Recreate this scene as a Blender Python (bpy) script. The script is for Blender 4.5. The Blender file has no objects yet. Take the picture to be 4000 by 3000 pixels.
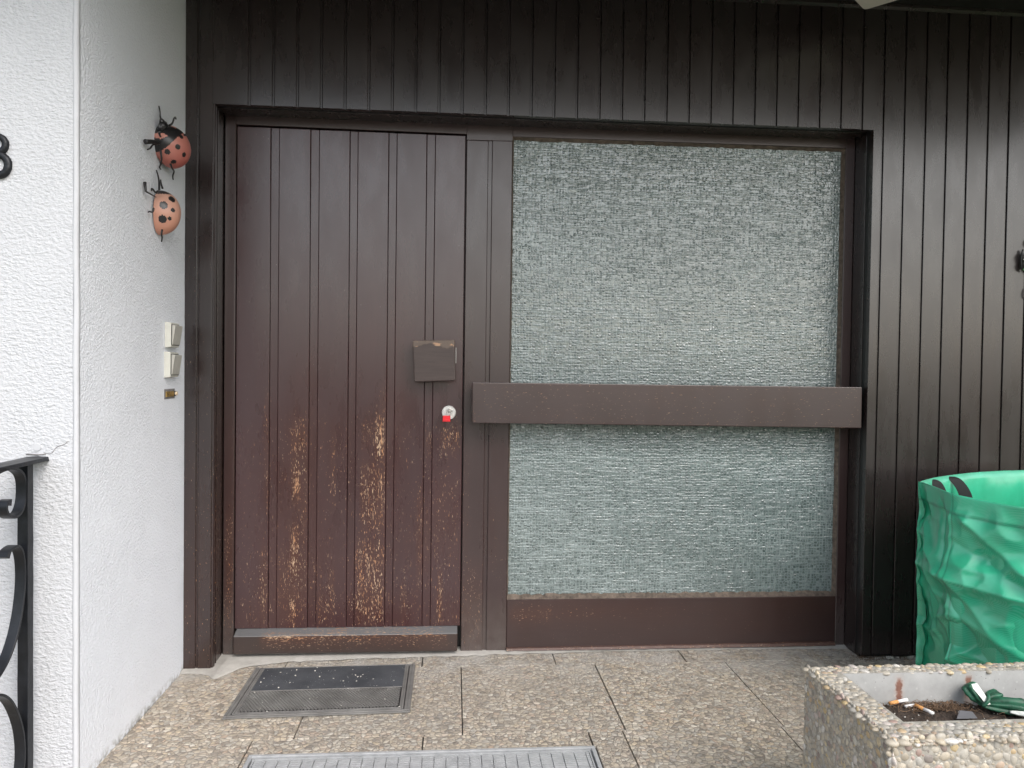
import bpy, math, random
import numpy as np
from mathutils import Vector, Matrix, noise as mnoise

random.seed(7)
rng = np.random.default_rng(7)
sc = bpy.context.scene
col = sc.collection

# ------------------------------------------------------------------ camera
cam_d = bpy.data.cameras.new("camera")
cam = bpy.data.objects.new("camera", cam_d)
col.objects.link(cam)
sc.camera = cam
yaw, pitch, roll = 0.0773, -0.0207, 0.0131
F = Vector((math.sin(yaw) * math.cos(pitch), math.cos(yaw) * math.cos(pitch), math.sin(pitch)))
R0 = Vector((math.cos(yaw), -math.sin(yaw), 0))
U0 = R0.cross(F)
R_ = R0 * math.cos(roll) + U0 * math.sin(roll)
U_ = U0 * math.cos(roll) - R0 * math.sin(roll)
M = Matrix((R_, U_, -F)).transposed().to_4x4()
M.translation = Vector((1.2671, -2.7246, 1.1021))
cam.matrix_world = M
cam_d.sensor_width = 36.0
cam_d.lens = 2894.7 / 4000 * 36.0
cam_d.clip_start = 0.02
cam_d.clip_end = 500

# ------------------------------------------------------------------ world, sun, exposure
SUN_EL, SUN_AZ = math.radians(45), math.radians(151)   # azimuth clockwise from +Y: from the right, behind the camera
w = bpy.data.worlds.new("World")
sc.world = w
w.use_nodes = True
nt = w.node_tree
nt.nodes.clear()
sky = nt.nodes.new("ShaderNodeTexSky")
sky.sky_type = 'NISHITA'
sky.sun_disc = False
sky.sun_elevation = SUN_EL
sky.sun_rotation = SUN_AZ
sky.air_density = 1.2
sky.dust_density = 3.0
hs = nt.nodes.new("ShaderNodeHueSaturation")
hs.inputs["Saturation"].default_value = 0.5
bg = nt.nodes.new("ShaderNodeBackground")
bg.inputs["Strength"].default_value = 0.15
wo = nt.nodes.new("ShaderNodeOutputWorld")
nt.links.new(sky.outputs[0], hs.inputs["Color"])
nt.links.new(hs.outputs[0], bg.inputs["Color"])
nt.links.new(bg.outputs[0], wo.inputs["Surface"])

sd = bpy.data.lights.new("sun", 'SUN')
sd.energy = 0.5
sd.angle = math.radians(40)
sd.color = (1.0, 0.97, 0.93)
so = bpy.data.objects.new("sun", sd)
col.objects.link(so)
sdir = Vector((math.sin(SUN_AZ) * math.cos(SUN_EL), math.cos(SUN_AZ) * math.cos(SUN_EL), math.sin(SUN_EL)))
so.rotation_euler = sdir.to_track_quat('Z', 'Y').to_euler()

sc.view_settings.view_transform = 'Standard'
sc.view_settings.look = 'None'
sc.view_settings.gamma = 1
sc.view_settings.use_curve_mapping = False
sc.view_settings.exposure = 1.12
sc.render.engine = 'CYCLES'
sc.cycles.use_denoising = True
sc.cycles.max_bounces = 8

# ------------------------------------------------------------------ material helpers
class NT:
    def __init__(s, name):
        s.m = bpy.data.materials.new(name)
        s.m.use_nodes = True
        s.t = s.m.node_tree
        s.t.nodes.clear()
        s.out = s.t.nodes.new("ShaderNodeOutputMaterial")
        s.b = s.t.nodes.new("ShaderNodeBsdfPrincipled")
        s.t.links.new(s.b.outputs[0], s.out.inputs[0])
        s.tc = s.t.nodes.new("ShaderNodeTexCoord")

    def link(s, a, b):
        s.t.links.new(a, b)

    def setv(s, sock, v):
        if hasattr(v, 'is_linked') or isinstance(v, bpy.types.NodeSocket):
            s.link(v, sock)
        elif isinstance(v, (tuple, list)) and len(v) == 3 and sock.type == 'RGBA':
            sock.default_value = (*v, 1)
        else:
            sock.default_value = v

    def B(s, **k):
        for n, v in k.items():
            n = {'color': 'Base Color', 'rough': 'Roughness', 'metal': 'Metallic', 'normal': 'Normal', 'ior': 'IOR',
                 'spec': 'Specular IOR Level', 'coat': 'Coat Weight', 'coatr': 'Coat Roughness', 'trans': 'Transmission Weight',
                 'sheen': 'Sheen Weight', 'sss': 'Subsurface Weight', 'alpha': 'Alpha'}[n]
            s.setv(s.b.inputs[n], v)
        return s

    def map(s, scale=(1, 1, 1), loc=(0, 0, 0), rot=(0, 0, 0), src=None):
        n = s.t.nodes.new("ShaderNodeMapping")
        n.inputs['Scale'].default_value = scale
        n.inputs['Location'].default_value = loc
        n.inputs['Rotation'].default_value = rot
        s.link(src or s.tc.outputs['Object'], n.inputs['Vector'])
        return n.outputs[0]

    def noise(s, vec, scale, detail=3, rough=.5, dist=0, col=False):
        n = s.t.nodes.new("ShaderNodeTexNoise")
        s.link(vec, n.inputs['Vector'])
        n.inputs['Scale'].default_value = scale
        n.inputs['Detail'].default_value = detail
        n.inputs['Roughness'].default_value = rough
        n.inputs['Distortion'].default_value = dist
        return n.outputs['Color' if col else 'Fac']

    def vor(s, vec, scale, feature='F1', dist='EUCLIDEAN', out='Distance', rnd=1.0):
        n = s.t.nodes.new("ShaderNodeTexVoronoi")
        n.feature = feature
        if feature != 'DISTANCE_TO_EDGE':
            n.distance = dist
        s.link(vec, n.inputs['Vector'])
        n.inputs['Scale'].default_value = scale
        n.inputs['Randomness'].default_value = rnd
        return n.outputs[out]

    def math(s, op, a, b=0.0, c=None, clamp=False):
        n = s.t.nodes.new("ShaderNodeMath")
        n.operation = op
        n.use_clamp = clamp
        s.setv(n.inputs[0], a)
        s.setv(n.inputs[1], b)
        if c is not None:
            s.setv(n.inputs[2], c)
        return n.outputs[0]

    def rng(s, v, a, b, c=0.0, d=1.0, smooth=False):
        n = s.t.nodes.new("ShaderNodeMapRange")
        if smooth:
            n.interpolation_type = 'SMOOTHSTEP'
        s.setv(n.inputs[0], v)
        for i, x in enumerate((a, b, c, d)):
            s.setv(n.inputs[i + 1], x)
        return n.outputs[0]

    def mix(s, f, a, b, mode='MIX'):
        n = s.t.nodes.new("ShaderNodeMix")
        n.data_type = 'RGBA'
        n.blend_type = mode
        s.setv(n.inputs[0], f)
        s.setv(n.inputs[6], a)
        s.setv(n.inputs[7], b)
        return n.outputs[2]

    def ramp(s, f, stops, interp='LINEAR'):
        n = s.t.nodes.new("ShaderNodeValToRGB")
        n.color_ramp.interpolation = interp
        e = n.color_ramp.elements
        while len(e) < len(stops):
            e.new(0.5)
        for i, (p, c) in enumerate(stops):
            e[i].position = p
            e[i].color = (*c, 1)
        s.setv(n.inputs[0], f)
        return n.outputs[0]

    def attr(s, name, out='Fac'):
        n = s.t.nodes.new("ShaderNodeAttribute")
        n.attribute_name = name
        return n.outputs[out]

    def bump(s, h, strength=.5, dist=.001, normal=None):
        n = s.t.nodes.new("ShaderNodeBump")
        n.inputs['Strength'].default_value = strength
        n.inputs['Distance'].default_value = dist
        s.link(h, n.inputs['Height'])
        if normal is not None:
            s.link(normal, n.inputs['Normal'])
        return n.outputs[0]

    def sep(s, v=None):
        n = s.t.nodes.new("ShaderNodeSeparateXYZ")
        s.link(v or s.tc.outputs['Object'], n.inputs[0])
        return n.outputs


def wood(name, base, red, horiz=False, rough=.3, fleckamt=0.0, dust=0.0, bumps=.25, topgrey=0.0):
    """Varnished, weathered timber. 'wear' point attribute says where the varnish has flaked off."""
    k = NT(name)
    g = (1, 1, .045) if not horiz else (.045, 1, 1)
    v = k.map(g)
    grain = k.noise(v, 160, 4, .6)
    broad = k.noise(k.map((1, 1, .25) if not horiz else (.25, 1, 1)), 5, 3, .55)
    tone = k.mix(broad, base, red)
    rnd = k.attr('rnd')
    tone = k.mix(k.rng(rnd, 0, 1, 0, .5), tone, tuple(c * 1.35 for c in base))
    c = k.mix(k.rng(grain, .3, .7, 0, .22), tone, k.mix(.5, tone, (.004, .003, .003)))
    wear = k.attr('wear')
    fm = k.map((1, 1, .13) if not horiz else (.13, 1, 1), loc=(3.1, 1.7, .4))
    fl = k.noise(fm, 290, 2.5, .6, .2)
    fl2 = k.noise(k.map((1, 1, .3) if not horiz else (.3, 1, 1)), 38, 2, .5)
    amt = k.math('ADD', wear, k.math('MULTIPLY', k.math('SUBTRACT', fl2, .5), k.math('MULTIPLY', wear, 1.6)))
    thr = k.rng(amt, 0, 1, .84, .525)
    mask = k.rng(k.math('SUBTRACT', fl, thr), 0, .025)
    ff = k.noise(k.map((1, 1, .2) if not horiz else (.2, 1, 1), loc=(1.3, 5.2, .7)), 420, 1.5, .5, .2)
    thr2 = k.rng(amt, 0, .8, .735, .56)
    mask2 = k.math('MULTIPLY', k.rng(k.math('SUBTRACT', ff, thr2), 0, .03), k.rng(wear, .02, .12, 0, .85))
    mask = k.math('MAXIMUM', mask, mask2)
    under = k.mix(k.rng(k.noise(fm, 60, 2), .4, .6), (.48, .235, .11), (.58, .40, .26))
    stain = k.rng(k.math('ADD', wear, k.math('MULTIPLY', k.math('SUBTRACT', broad, .5), .6)), .05, 1.0, 0, .8)
    c = k.mix(stain, c, (.075, .024, .012))
    c = k.mix(mask, c, under)
    # scattered tiny chips and dust grains
    sp = k.vor(k.map((1, 1, .5) if not horiz else (.5, 1, 1)), 70, out='Distance')
    sel = k.noise(k.map(), 9, 2)
    chips = k.math('MULTIPLY', k.rng(sp, .05 + .06 * fleckamt, .03, 0, 1), k.rng(sel, .52, .66, 0, fleckamt))
    c = k.mix(chips, c, (.42, .38, .33))
    if topgrey:  # upward faces painted grey: weathering plus the sky they would reflect
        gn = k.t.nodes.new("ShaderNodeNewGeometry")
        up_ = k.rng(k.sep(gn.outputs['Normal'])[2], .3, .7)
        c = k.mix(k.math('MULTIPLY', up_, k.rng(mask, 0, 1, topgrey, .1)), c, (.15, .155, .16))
    if dust:
        z = k.sep()[2]
        dd = k.math('MULTIPLY', k.rng(z, .0, .25, dust, 0), k.noise(k.map(), 30, 4, .6))
        c = k.mix(dd, c, (.25, .24, .22))
    r = k.math('ADD', k.rng(k.noise(k.map((1, 1, .3)), 14, 4, .6), .3, .7, rough - .05, rough + .1), k.math('MULTIPLY', mask, .35))
    h = k.math('ADD', k.math('MULTIPLY', grain, .16), k.math('MULTIPLY', mask, -.8))
    k.B(color=c, rough=r, ior=1.55, normal=k.bump(h, bumps, .0006), coat=.55, coatr=max(.12, rough - .06))
    return k.m


def plaster(name, colr, sc_=1.0, amp=.0014, st=(1, 1, 1)):
    k = NT(name)
    v = k.map(st)
    n1 = k.noise(v, 150 * sc_, 2, .6)
    n2 = k.vor(v, 170 * sc_, 'SMOOTH_F1')
    n3 = k.noise(k.map(), 40, 3, .6)
    n4 = k.noise(k.map(), 7, 3, .6)
    h = k.math('ADD', k.rng(n1, .40, .66), k.math('MULTIPLY', n2, -.6))
    h = k.math('ADD', k.math('MULTIPLY', h, k.rng(n4, .3, .7, .65, 1.2)), k.math('MULTIPLY', n3, .5))
    big = k.noise(k.map(), 2.2, 4, .6)
    c = k.mix(k.rng(big, .35, .7), colr, tuple(x * .95 for x in colr))
    z = k.sep()[2]
    low = k.math('MULTIPLY', k.rng(z, .004, .030, .8, 0), k.rng(k.noise(k.map(), 60, 4), .4, .6))
    c = k.mix(low, c, (.30, .29, .27))
    c = k.mix(k.rng(n1, .33, .25, 0, .25), c, (.42, .42, .42))
    k.B(color=c, rough=.88, normal=k.bump(h, .8, amp))
    return k.m


PEB = [(0, (.10, .085, .07)), (.12, (.17, .14, .11)), (.22, (.30, .25, .19)), (.36, (.38, .34, .28)), (.50, (.46, .37, .26)),
       (.62, (.30, .29, .27)), (.74, (.52, .47, .39)), (.84, (.36, .25, .18)), (.92, (.66, .62, .55)), (1, (.13, .125, .12))]


def pebble_floor(name):
    k = NT(name)
    wv = k.noise(k.map(), 30, 2, .5, 0, True)
    n = k.t.nodes.new("ShaderNodeVectorMath"); n.operation = 'MULTIPLY_ADD'
    k.link(wv, n.inputs[0]); n.inputs[1].default_value = (.012, .012, 0); k.link(k.map(), n.inputs[2])
    v = k.map((1, 1, 0), src=n.outputs[0])
    d1 = k.vor(v, 66); c1 = k.vor(v, 66, out='Color'); e1 = k.vor(v, 66, 'DISTANCE_TO_EDGE')
    v2 = k.map((1, 1, 0), loc=(7, 3, 0), src=n.outputs[0])
    d2 = k.vor(v2, 150); c2 = k.vor(v2, 150, out='Color')
    s = k.sep(c1)
    colr = k.ramp(s[0], PEB)
    colr = k.mix(.25, colr, k.ramp(k.sep(c2)[0], PEB))
    mort = k.rng(e1, .02, .09, 1, 0)
    rnd = k.attr('rnd')
    slab = k.mix(rnd, (.43, .38, .315), (.45, .41, .36))
    colr = k.mix(.0, colr, slab)
    colr = k.mix(.15, k.mix(1.0, colr, (1.33, 1.32, 1.29), 'MULTIPLY'), slab)
    colr = k.mix(k.rng(rnd, 0, 1, 0, .28), colr, (.30, .285, .26))
    dirt = k.noise(k.map(), 4, 5, .65)
    colr = k.mix(k.math('MULTIPLY', mort, .7), colr, (.25, .22, .19))
    dark = k.rng(k.sep(c2)[1], .93, .97, 0, .7)
    colr = k.mix(k.math('MULTIPLY', dark, k.rng(d2, .5, .35)), colr, (.09, .08, .075))
    colr = k.mix(k.rng(dirt, .42, .75, 0, .5), colr, (.34, .31, .27))
    # cement dust near the threshold
    y = k.sep()[1]
    cd = k.math('MULTIPLY', k.rng(y, -.22, .06, 0, .75), k.rng(k.noise(k.map(), 9, 5, .6), .4, .62))
    colr = k.mix(cd, colr, (.50, .48, .45))
    h = k.math('SUBTRACT', k.rng(d1, 0, .6, 1, 0), mort)
    h = k.math('ADD', h, k.math('MULTIPLY', k.sep(c1)[1], .8))
    k.B(color=colr, rough=.6, normal=k.bump(h, .7, .0030))
    return k.m


def simple(name, colr, rough=.5, metal=0, nscale=0, namt=.15, bump=0, bscale=200, **kw):
    k = NT(name)
    c = colr
    if nscale:
        f = k.rng(k.noise(k.map(), nscale, 4, .6), .3, .7)
        c = k.mix(f, tuple(x * (1 - namt) for x in colr), tuple(min(1, x * (1 + namt)) for x in colr))
    k.B(color=c, rough=rough, metal=metal, **kw)
    if bump:
        k.B(normal=k.bump(k.noise(k.map(), bscale, 3), bump, .001))
    return k.m


M_ = {}
M_['facade'] = wood('facade varnish', (.0175, .0135, .0135), (.028, .016, .0145), rough=.26, fleckamt=.3, bumps=.2)
M_['door'] = wood('door varnish', (.038, .0165, .0185), (.056, .018, .0175), rough=.27, fleckamt=.7)
M_['frame'] = wood('frame varnish', (.031, .018, .018), (.046, .0195, .017), rough=.29, fleckamt=.35, dust=.4)
M_['rail'] = wood('rail varnish', (.033, .019, .0185), (.047, .021, .0185), horiz=True, rough=.33, fleckamt=.5)
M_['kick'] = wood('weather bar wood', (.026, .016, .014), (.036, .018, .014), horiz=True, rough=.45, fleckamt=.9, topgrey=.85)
M_['handle'] = wood('handle wood', (.060, .045, .038), (.07, .048, .038), horiz=True, rough=.42, fleckamt=.2)
M_['ceiling'] = simple('dark ceiling stain', (.012, .011, .010), .5, nscale=8)
M_['white'] = plaster('white roughcast', (.535, .547, .575), .75, .0020, (.7, .7, 1.15))  # same paint as the return face, darkened in colour to tame its strong light
M_['white_side_lifted'] = plaster('white roughcast side', (.80, .825, .88), 1.0, .0020)  # brighter copy of the front paint, lifting the shaded return face by colour
M_['bead'] = simple('painted corner bead', (.52, .53, .555), .7, nscale=30, namt=.03, bump=.3, bscale=90)
M_['pebfloor'] = pebble_floor('exposed aggregate slabs')
M_['bed'] = simple('joint bed', (.035, .032, .028), .9, nscale=60, namt=.5)
k = NT('cement')
f = k.noise(k.map(), 18, 5, .65)
k.B(color=k.mix(k.rng(f, .3, .7), (.33, .315, .29), (.45, .43, .40)), rough=.9, normal=k.bump(k.noise(k.map(), 160, 4), .5, .002))
M_['cement'] = k.m
# planter concrete with rust stains
k = NT('planter concrete')
f = k.noise(k.map(), 14, 5, .65)
c = k.mix(k.rng(f, .3, .7), (.30, .30, .29), (.42, .42, .41))
pit = k.vor(k.map(), 95)
c = k.mix(k.math('MULTIPLY', k.rng(pit, .12, .07), k.rng(k.noise(k.map(), 12, 2), .5, .56)), c, (.06, .055, .05))
c = k.mix(k.math('MULTIPLY', k.rng(k.vor(k.map(), 50), .16, .1), .5), c, (.5, .5, .48))
s_ = k.sep()
wob = k.noise(k.map(), 90, 3)
for rx, z0, z1, wd in ((2.3255, .314, .378, .011), (2.4985, .338, .380, .0105)):
    dx = k.math('ABSOLUTE', k.math('SUBTRACT', s_[0], rx))
    dx = k.math('ADD', dx, k.math('MULTIPLY', k.math('SUBTRACT', wob, .5), .016))
    fz = k.math('MULTIPLY', k.rng(s_[2], z0 - .012, z0 + .004), k.rng(s_[2], z1 + .006, z1 - .004))
    core = k.math('MULTIPLY', k.rng(dx, wd * .8, wd * .4), fz)
    halo = k.math('MULTIPLY', k.rng(dx, wd * 1.4, wd * .5), k.rng(s_[2], z1 + .016, z1 - .01))
    c = k.mix(k.math('MULTIPLY', halo, .35), c, (.42, .25, .17))
    c = k.mix(k.math('MULTIPLY', core, .9), c, k.mix(wob, (.10, .035, .022), (.26, .11, .07)))
k.B(color=c, rough=.9, normal=k.bump(k.math('ADD', f, k.rng(pit, .12, .07, 0, -1)), .4, .002))
M_['concrete'] = k.m
k = NT('river pebbles')
rn = k.attr('rnd')
c = k.ramp(rn, [(0, (.20, .18, .15)), (.1, (.30, .26, .20)), (.22, (.45, .38, .28)), (.34, (.42, .40, .36)), (.46, (.52, .44, .32)), (.56, (.36, .35, .33)),
                (.66, (.60, .55, .46)), (.76, (.45, .30, .20)), (.84, (.55, .40, .17)), (.90, (.72, .70, .66)), (.96, (.38, .22, .18)), (1, (.13, .13, .13))])
c = k.mix(.15, c, (.34, .32, .28))
c = k.mix(k.rng(k.noise(k.map(), 350, 3), .35, .7, 0, .45), c, (.26, .24, .20))
c = k.mix(k.rng(k.noise(k.map(), 9, 4, .6), .45, .7, 0, .35), c, (.24, .22, .185))
k.B(color=c, rough=.5, normal=k.bump(k.noise(k.map(), 600, 2), .2, .0005))
M_['pebble'] = k.m
M_['mortar'] = simple('pebble mortar', (.33, .31, .27), .9, nscale=60, namt=.3, bump=.6, bscale=240)
M_['soil'] = simple('dark soil', (.045, .032, .024), .95, nscale=120, namt=.6, bump=.8, bscale=420)
M_['twig'] = simple('dry twig', (.16, .10, .06), .8, nscale=40, namt=.4)
M_['grit'] = simple('pale grit', (.55, .53, .48), .8)

# textured glass
k = NT('woven pattern glass')
v0 = k.map()
wv = k.noise(v0, 26, 2, .5, 0, True)
n = k.t.nodes.new("ShaderNodeVectorMath"); n.operation = 'MULTIPLY_ADD'
k.link(wv, n.inputs[0]); n.inputs[1].default_value = (.005, 0, .005); k.link(v0, n.inputs[2])
vg = k.map((1, 0, 1.12), src=n.outputs[0])
sq = k.vor(vg, 84, 'F1', 'CHEBYCHEV', 'Distance', .5)
sqc = k.sep(k.vor(vg, 84, 'F1', 'CHEBYCHEV', 'Color', .5))
edge = k.vor(vg, 84, 'DISTANCE_TO_EDGE', rnd=.5)
blob = k.noise(k.map((1, 0, 1), src=n.outputs[0]), 48, 2, .6)
hth = k.noise(k.map((.10, 1, 1), src=n.outputs[0]), 150, 1, .5)
vth = k.noise(k.map((1, 1, .10), src=n.outputs[0]), 150, 1, .5)
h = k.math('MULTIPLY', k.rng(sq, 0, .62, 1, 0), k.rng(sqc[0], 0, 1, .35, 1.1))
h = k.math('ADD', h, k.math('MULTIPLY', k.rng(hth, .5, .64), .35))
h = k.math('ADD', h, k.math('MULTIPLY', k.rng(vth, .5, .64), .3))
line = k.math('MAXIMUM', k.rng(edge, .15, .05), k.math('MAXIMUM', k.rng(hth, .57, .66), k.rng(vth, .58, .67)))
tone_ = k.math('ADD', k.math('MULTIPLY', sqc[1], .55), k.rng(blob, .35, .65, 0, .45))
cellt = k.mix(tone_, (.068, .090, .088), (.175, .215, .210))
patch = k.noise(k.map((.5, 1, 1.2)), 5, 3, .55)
c = k.mix(k.math('MULTIPLY', line, k.rng(patch, .35, .65, .35, .85)), cellt, (.25, .30, .297))  # light lines and dark cells of the reflections partly put into base colour
k.B(color=c, rough=.13, ior=1.85, normal=k.bump(h, 1.0, .0017))
M_['glass'] = k.m
M_['putty'] = simple('old putty', (.12, .092, .072), .7, nscale=50, namt=.5, bump=.5)
M_['chrome'] = simple('brushed steel', (.62, .61, .58), .38, .9, nscale=60, namt=.08)
M_['rosette'] = simple('satin rosette', (.70, .69, .66), .45, .25, nscale=60, namt=.05)
M_['redcap'] = simple('red plastic', (.75, .02, .03), .35)
M_['cream'] = simple('aged cream plastic', (.57, .565, .51), .38, nscale=20, namt=.05)
M_['cream_d'] = simple('worn rocker plastic', (.45, .44, .40), .36, nscale=25, namt=.08)
M_['brass'] = simple('aged brass', (.50, .34, .12), .4, .8, nscale=80, namt=.3)
M_['recess'] = simple('grey back plate', (.24, .23, .23), .6, .2, nscale=60, namt=.2)
M_['ivory'] = simple('ivory button', (.72, .58, .42), .35)
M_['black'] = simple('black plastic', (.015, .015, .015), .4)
M_['iron'] = simple('forged black iron', (.010, .0115, .015), .42, .3, nscale=40, namt=.4, bump=.5, bscale=110)
M_['bugblack'] = simple('glossy black paint', (.018, .017, .018), .3)
k = NT('rubber grey')
n1 = k.noise(k.map(), 12, 5, .6)
c = k.mix(k.rng(n1, .35, .7), (.13, .125, .12), (.21, .205, .195))
k.B(color=c, rough=.6, normal=k.bump(k.noise(k.map(), 300, 2), .2, .001))
M_['rubber'] = k.m
k = NT('mat carpet')
sp = k.vor(k.map((1, 1, 0)), 95)
sel = k.noise(k.map(), 13, 3)
c = k.mix(k.rng(k.noise(k.map(), 8, 5, .65), .35, .7), (.040, .044, .052), (.080, .085, .096))
c = k.mix(k.math('MULTIPLY', k.rng(sp, .13, .07), k.rng(sel, .47, .6)), c, (.55, .56, .56))
k.B(color=c, rough=.75, normal=k.bump(k.noise(k.map(), 500, 3), .6, .002))
M_['carpet'] = k.m
k = NT('galvanised steel')
n1 = k.noise(k.map(), 25, 5, .6)
c = k.mix(k.rng(n1, .3, .7), (.40, .41, .42), (.58, .59, .60))
k.B(color=c, rough=.5, metal=.35)
M_['galv'] = k.m
M_['pit'] = simple('grate pit', (.20, .21, .22), .9, nscale=15, namt=.3)
# bug shells
for nm, a_, b_ in (('shell_red', (.50, .23, .18), (.45, .12, .10)), ('shell_pale', (.52, .31, .24), (.54, .25, .17))):
    k = NT(nm)
    z = k.sep()[1]
    n1 = k.noise(k.map(), 30, 4, .6)
    c = k.mix(k.rng(k.math('ADD', z, k.math('MULTIPLY', n1, .03)), -.055, .085), b_, a_)
    k.B(color=c, rough=.38, normal=k.bump(k.noise(k.map(), 200, 2), .15, .001))
    M_[nm] = k.m
# garden bag fabric
k = NT('woven poly green')
v = k.map()
wv1 = k.t.nodes.new("ShaderNodeTexWave"); wv1.wave_type = 'BANDS'; wv1.bands_direction = 'DIAGONAL'
wv1.inputs['Scale'].default_value = 150; wv1.inputs['Distortion'].default_value = .3
k.link(v, wv1.inputs['Vector'])
n1 = k.noise(v, 7, 4, .6)
n2 = k.noise(k.map(), 14, 2, .5)
c = k.mix(k.rng(n1, .35, .7), (.008, .34, .175), (.016, .47, .255))
c = k.mix(k.math('MULTIPLY', wv1.outputs['Fac'], .25), c, (.24, .64, .46))
c = k.mix(k.rng(k.attr('seam'), 0, 1, 0, .5), c, (.004, .09, .055))
h = k.math('ADD', k.math('MULTIPLY', n2, 1.5), k.math('MULTIPLY', wv1.outputs['Fac'], .04))
k.B(color=c, rough=.34, normal=k.bump(h, .4, .004), coat=1.0, coatr=.22)
M_['bag'] = k.m
M_['strap'] = simple('black webbing', (.006, .007, .007), .7, bump=.4, bscale=500)
M_['darkgreen'] = simple('dark green net fabric', (.014, .085, .045), .5, nscale=60, namt=.5, bump=.5, bscale=300)
M_['paper'] = simple('pale paper', (.72, .75, .70), .8, nscale=90, namt=.12)
M_['ink'] = simple('faint print', (.35, .40, .36), .8)
M_['filter'] = simple('cork filter paper', (.62, .30, .10), .75, nscale=300, namt=.25)
M_['cigwhite'] = simple('cigarette paper', (.78, .77, .75), .8, nscale=200, namt=.06)
M_['slate'] = simple('grey plastic tag', (.14, .14, .15), .45)
M_['lampglass'] = simple('opal glass', (.62, .58, .52), .3)
M_['lampmetal'] = simple('lamp base', (.6, .6, .58), .5)
M_['petal'] = simple('white petal', (.75, .77, .74), .6, nscale=60, namt=.1)
M_['leafg'] = simple('green leaf', (.16, .40, .17), .5, nscale=60, namt=.3)
M_['hedge'] = simple('hedge leaves', (.05, .09, .035), .6, nscale=6, namt=.4)
k = NT('lawn')
k.B(color=k.mix(k.noise(k.map(), 1.5, 6, .7), (.055, .085, .03), (.09, .12, .05)), rough=.9)
M_['lawn'] = k.m
M_['path'] = simple('grey garden path', (.26, .25, .24), .9, nscale=3, namt=.2)

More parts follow.
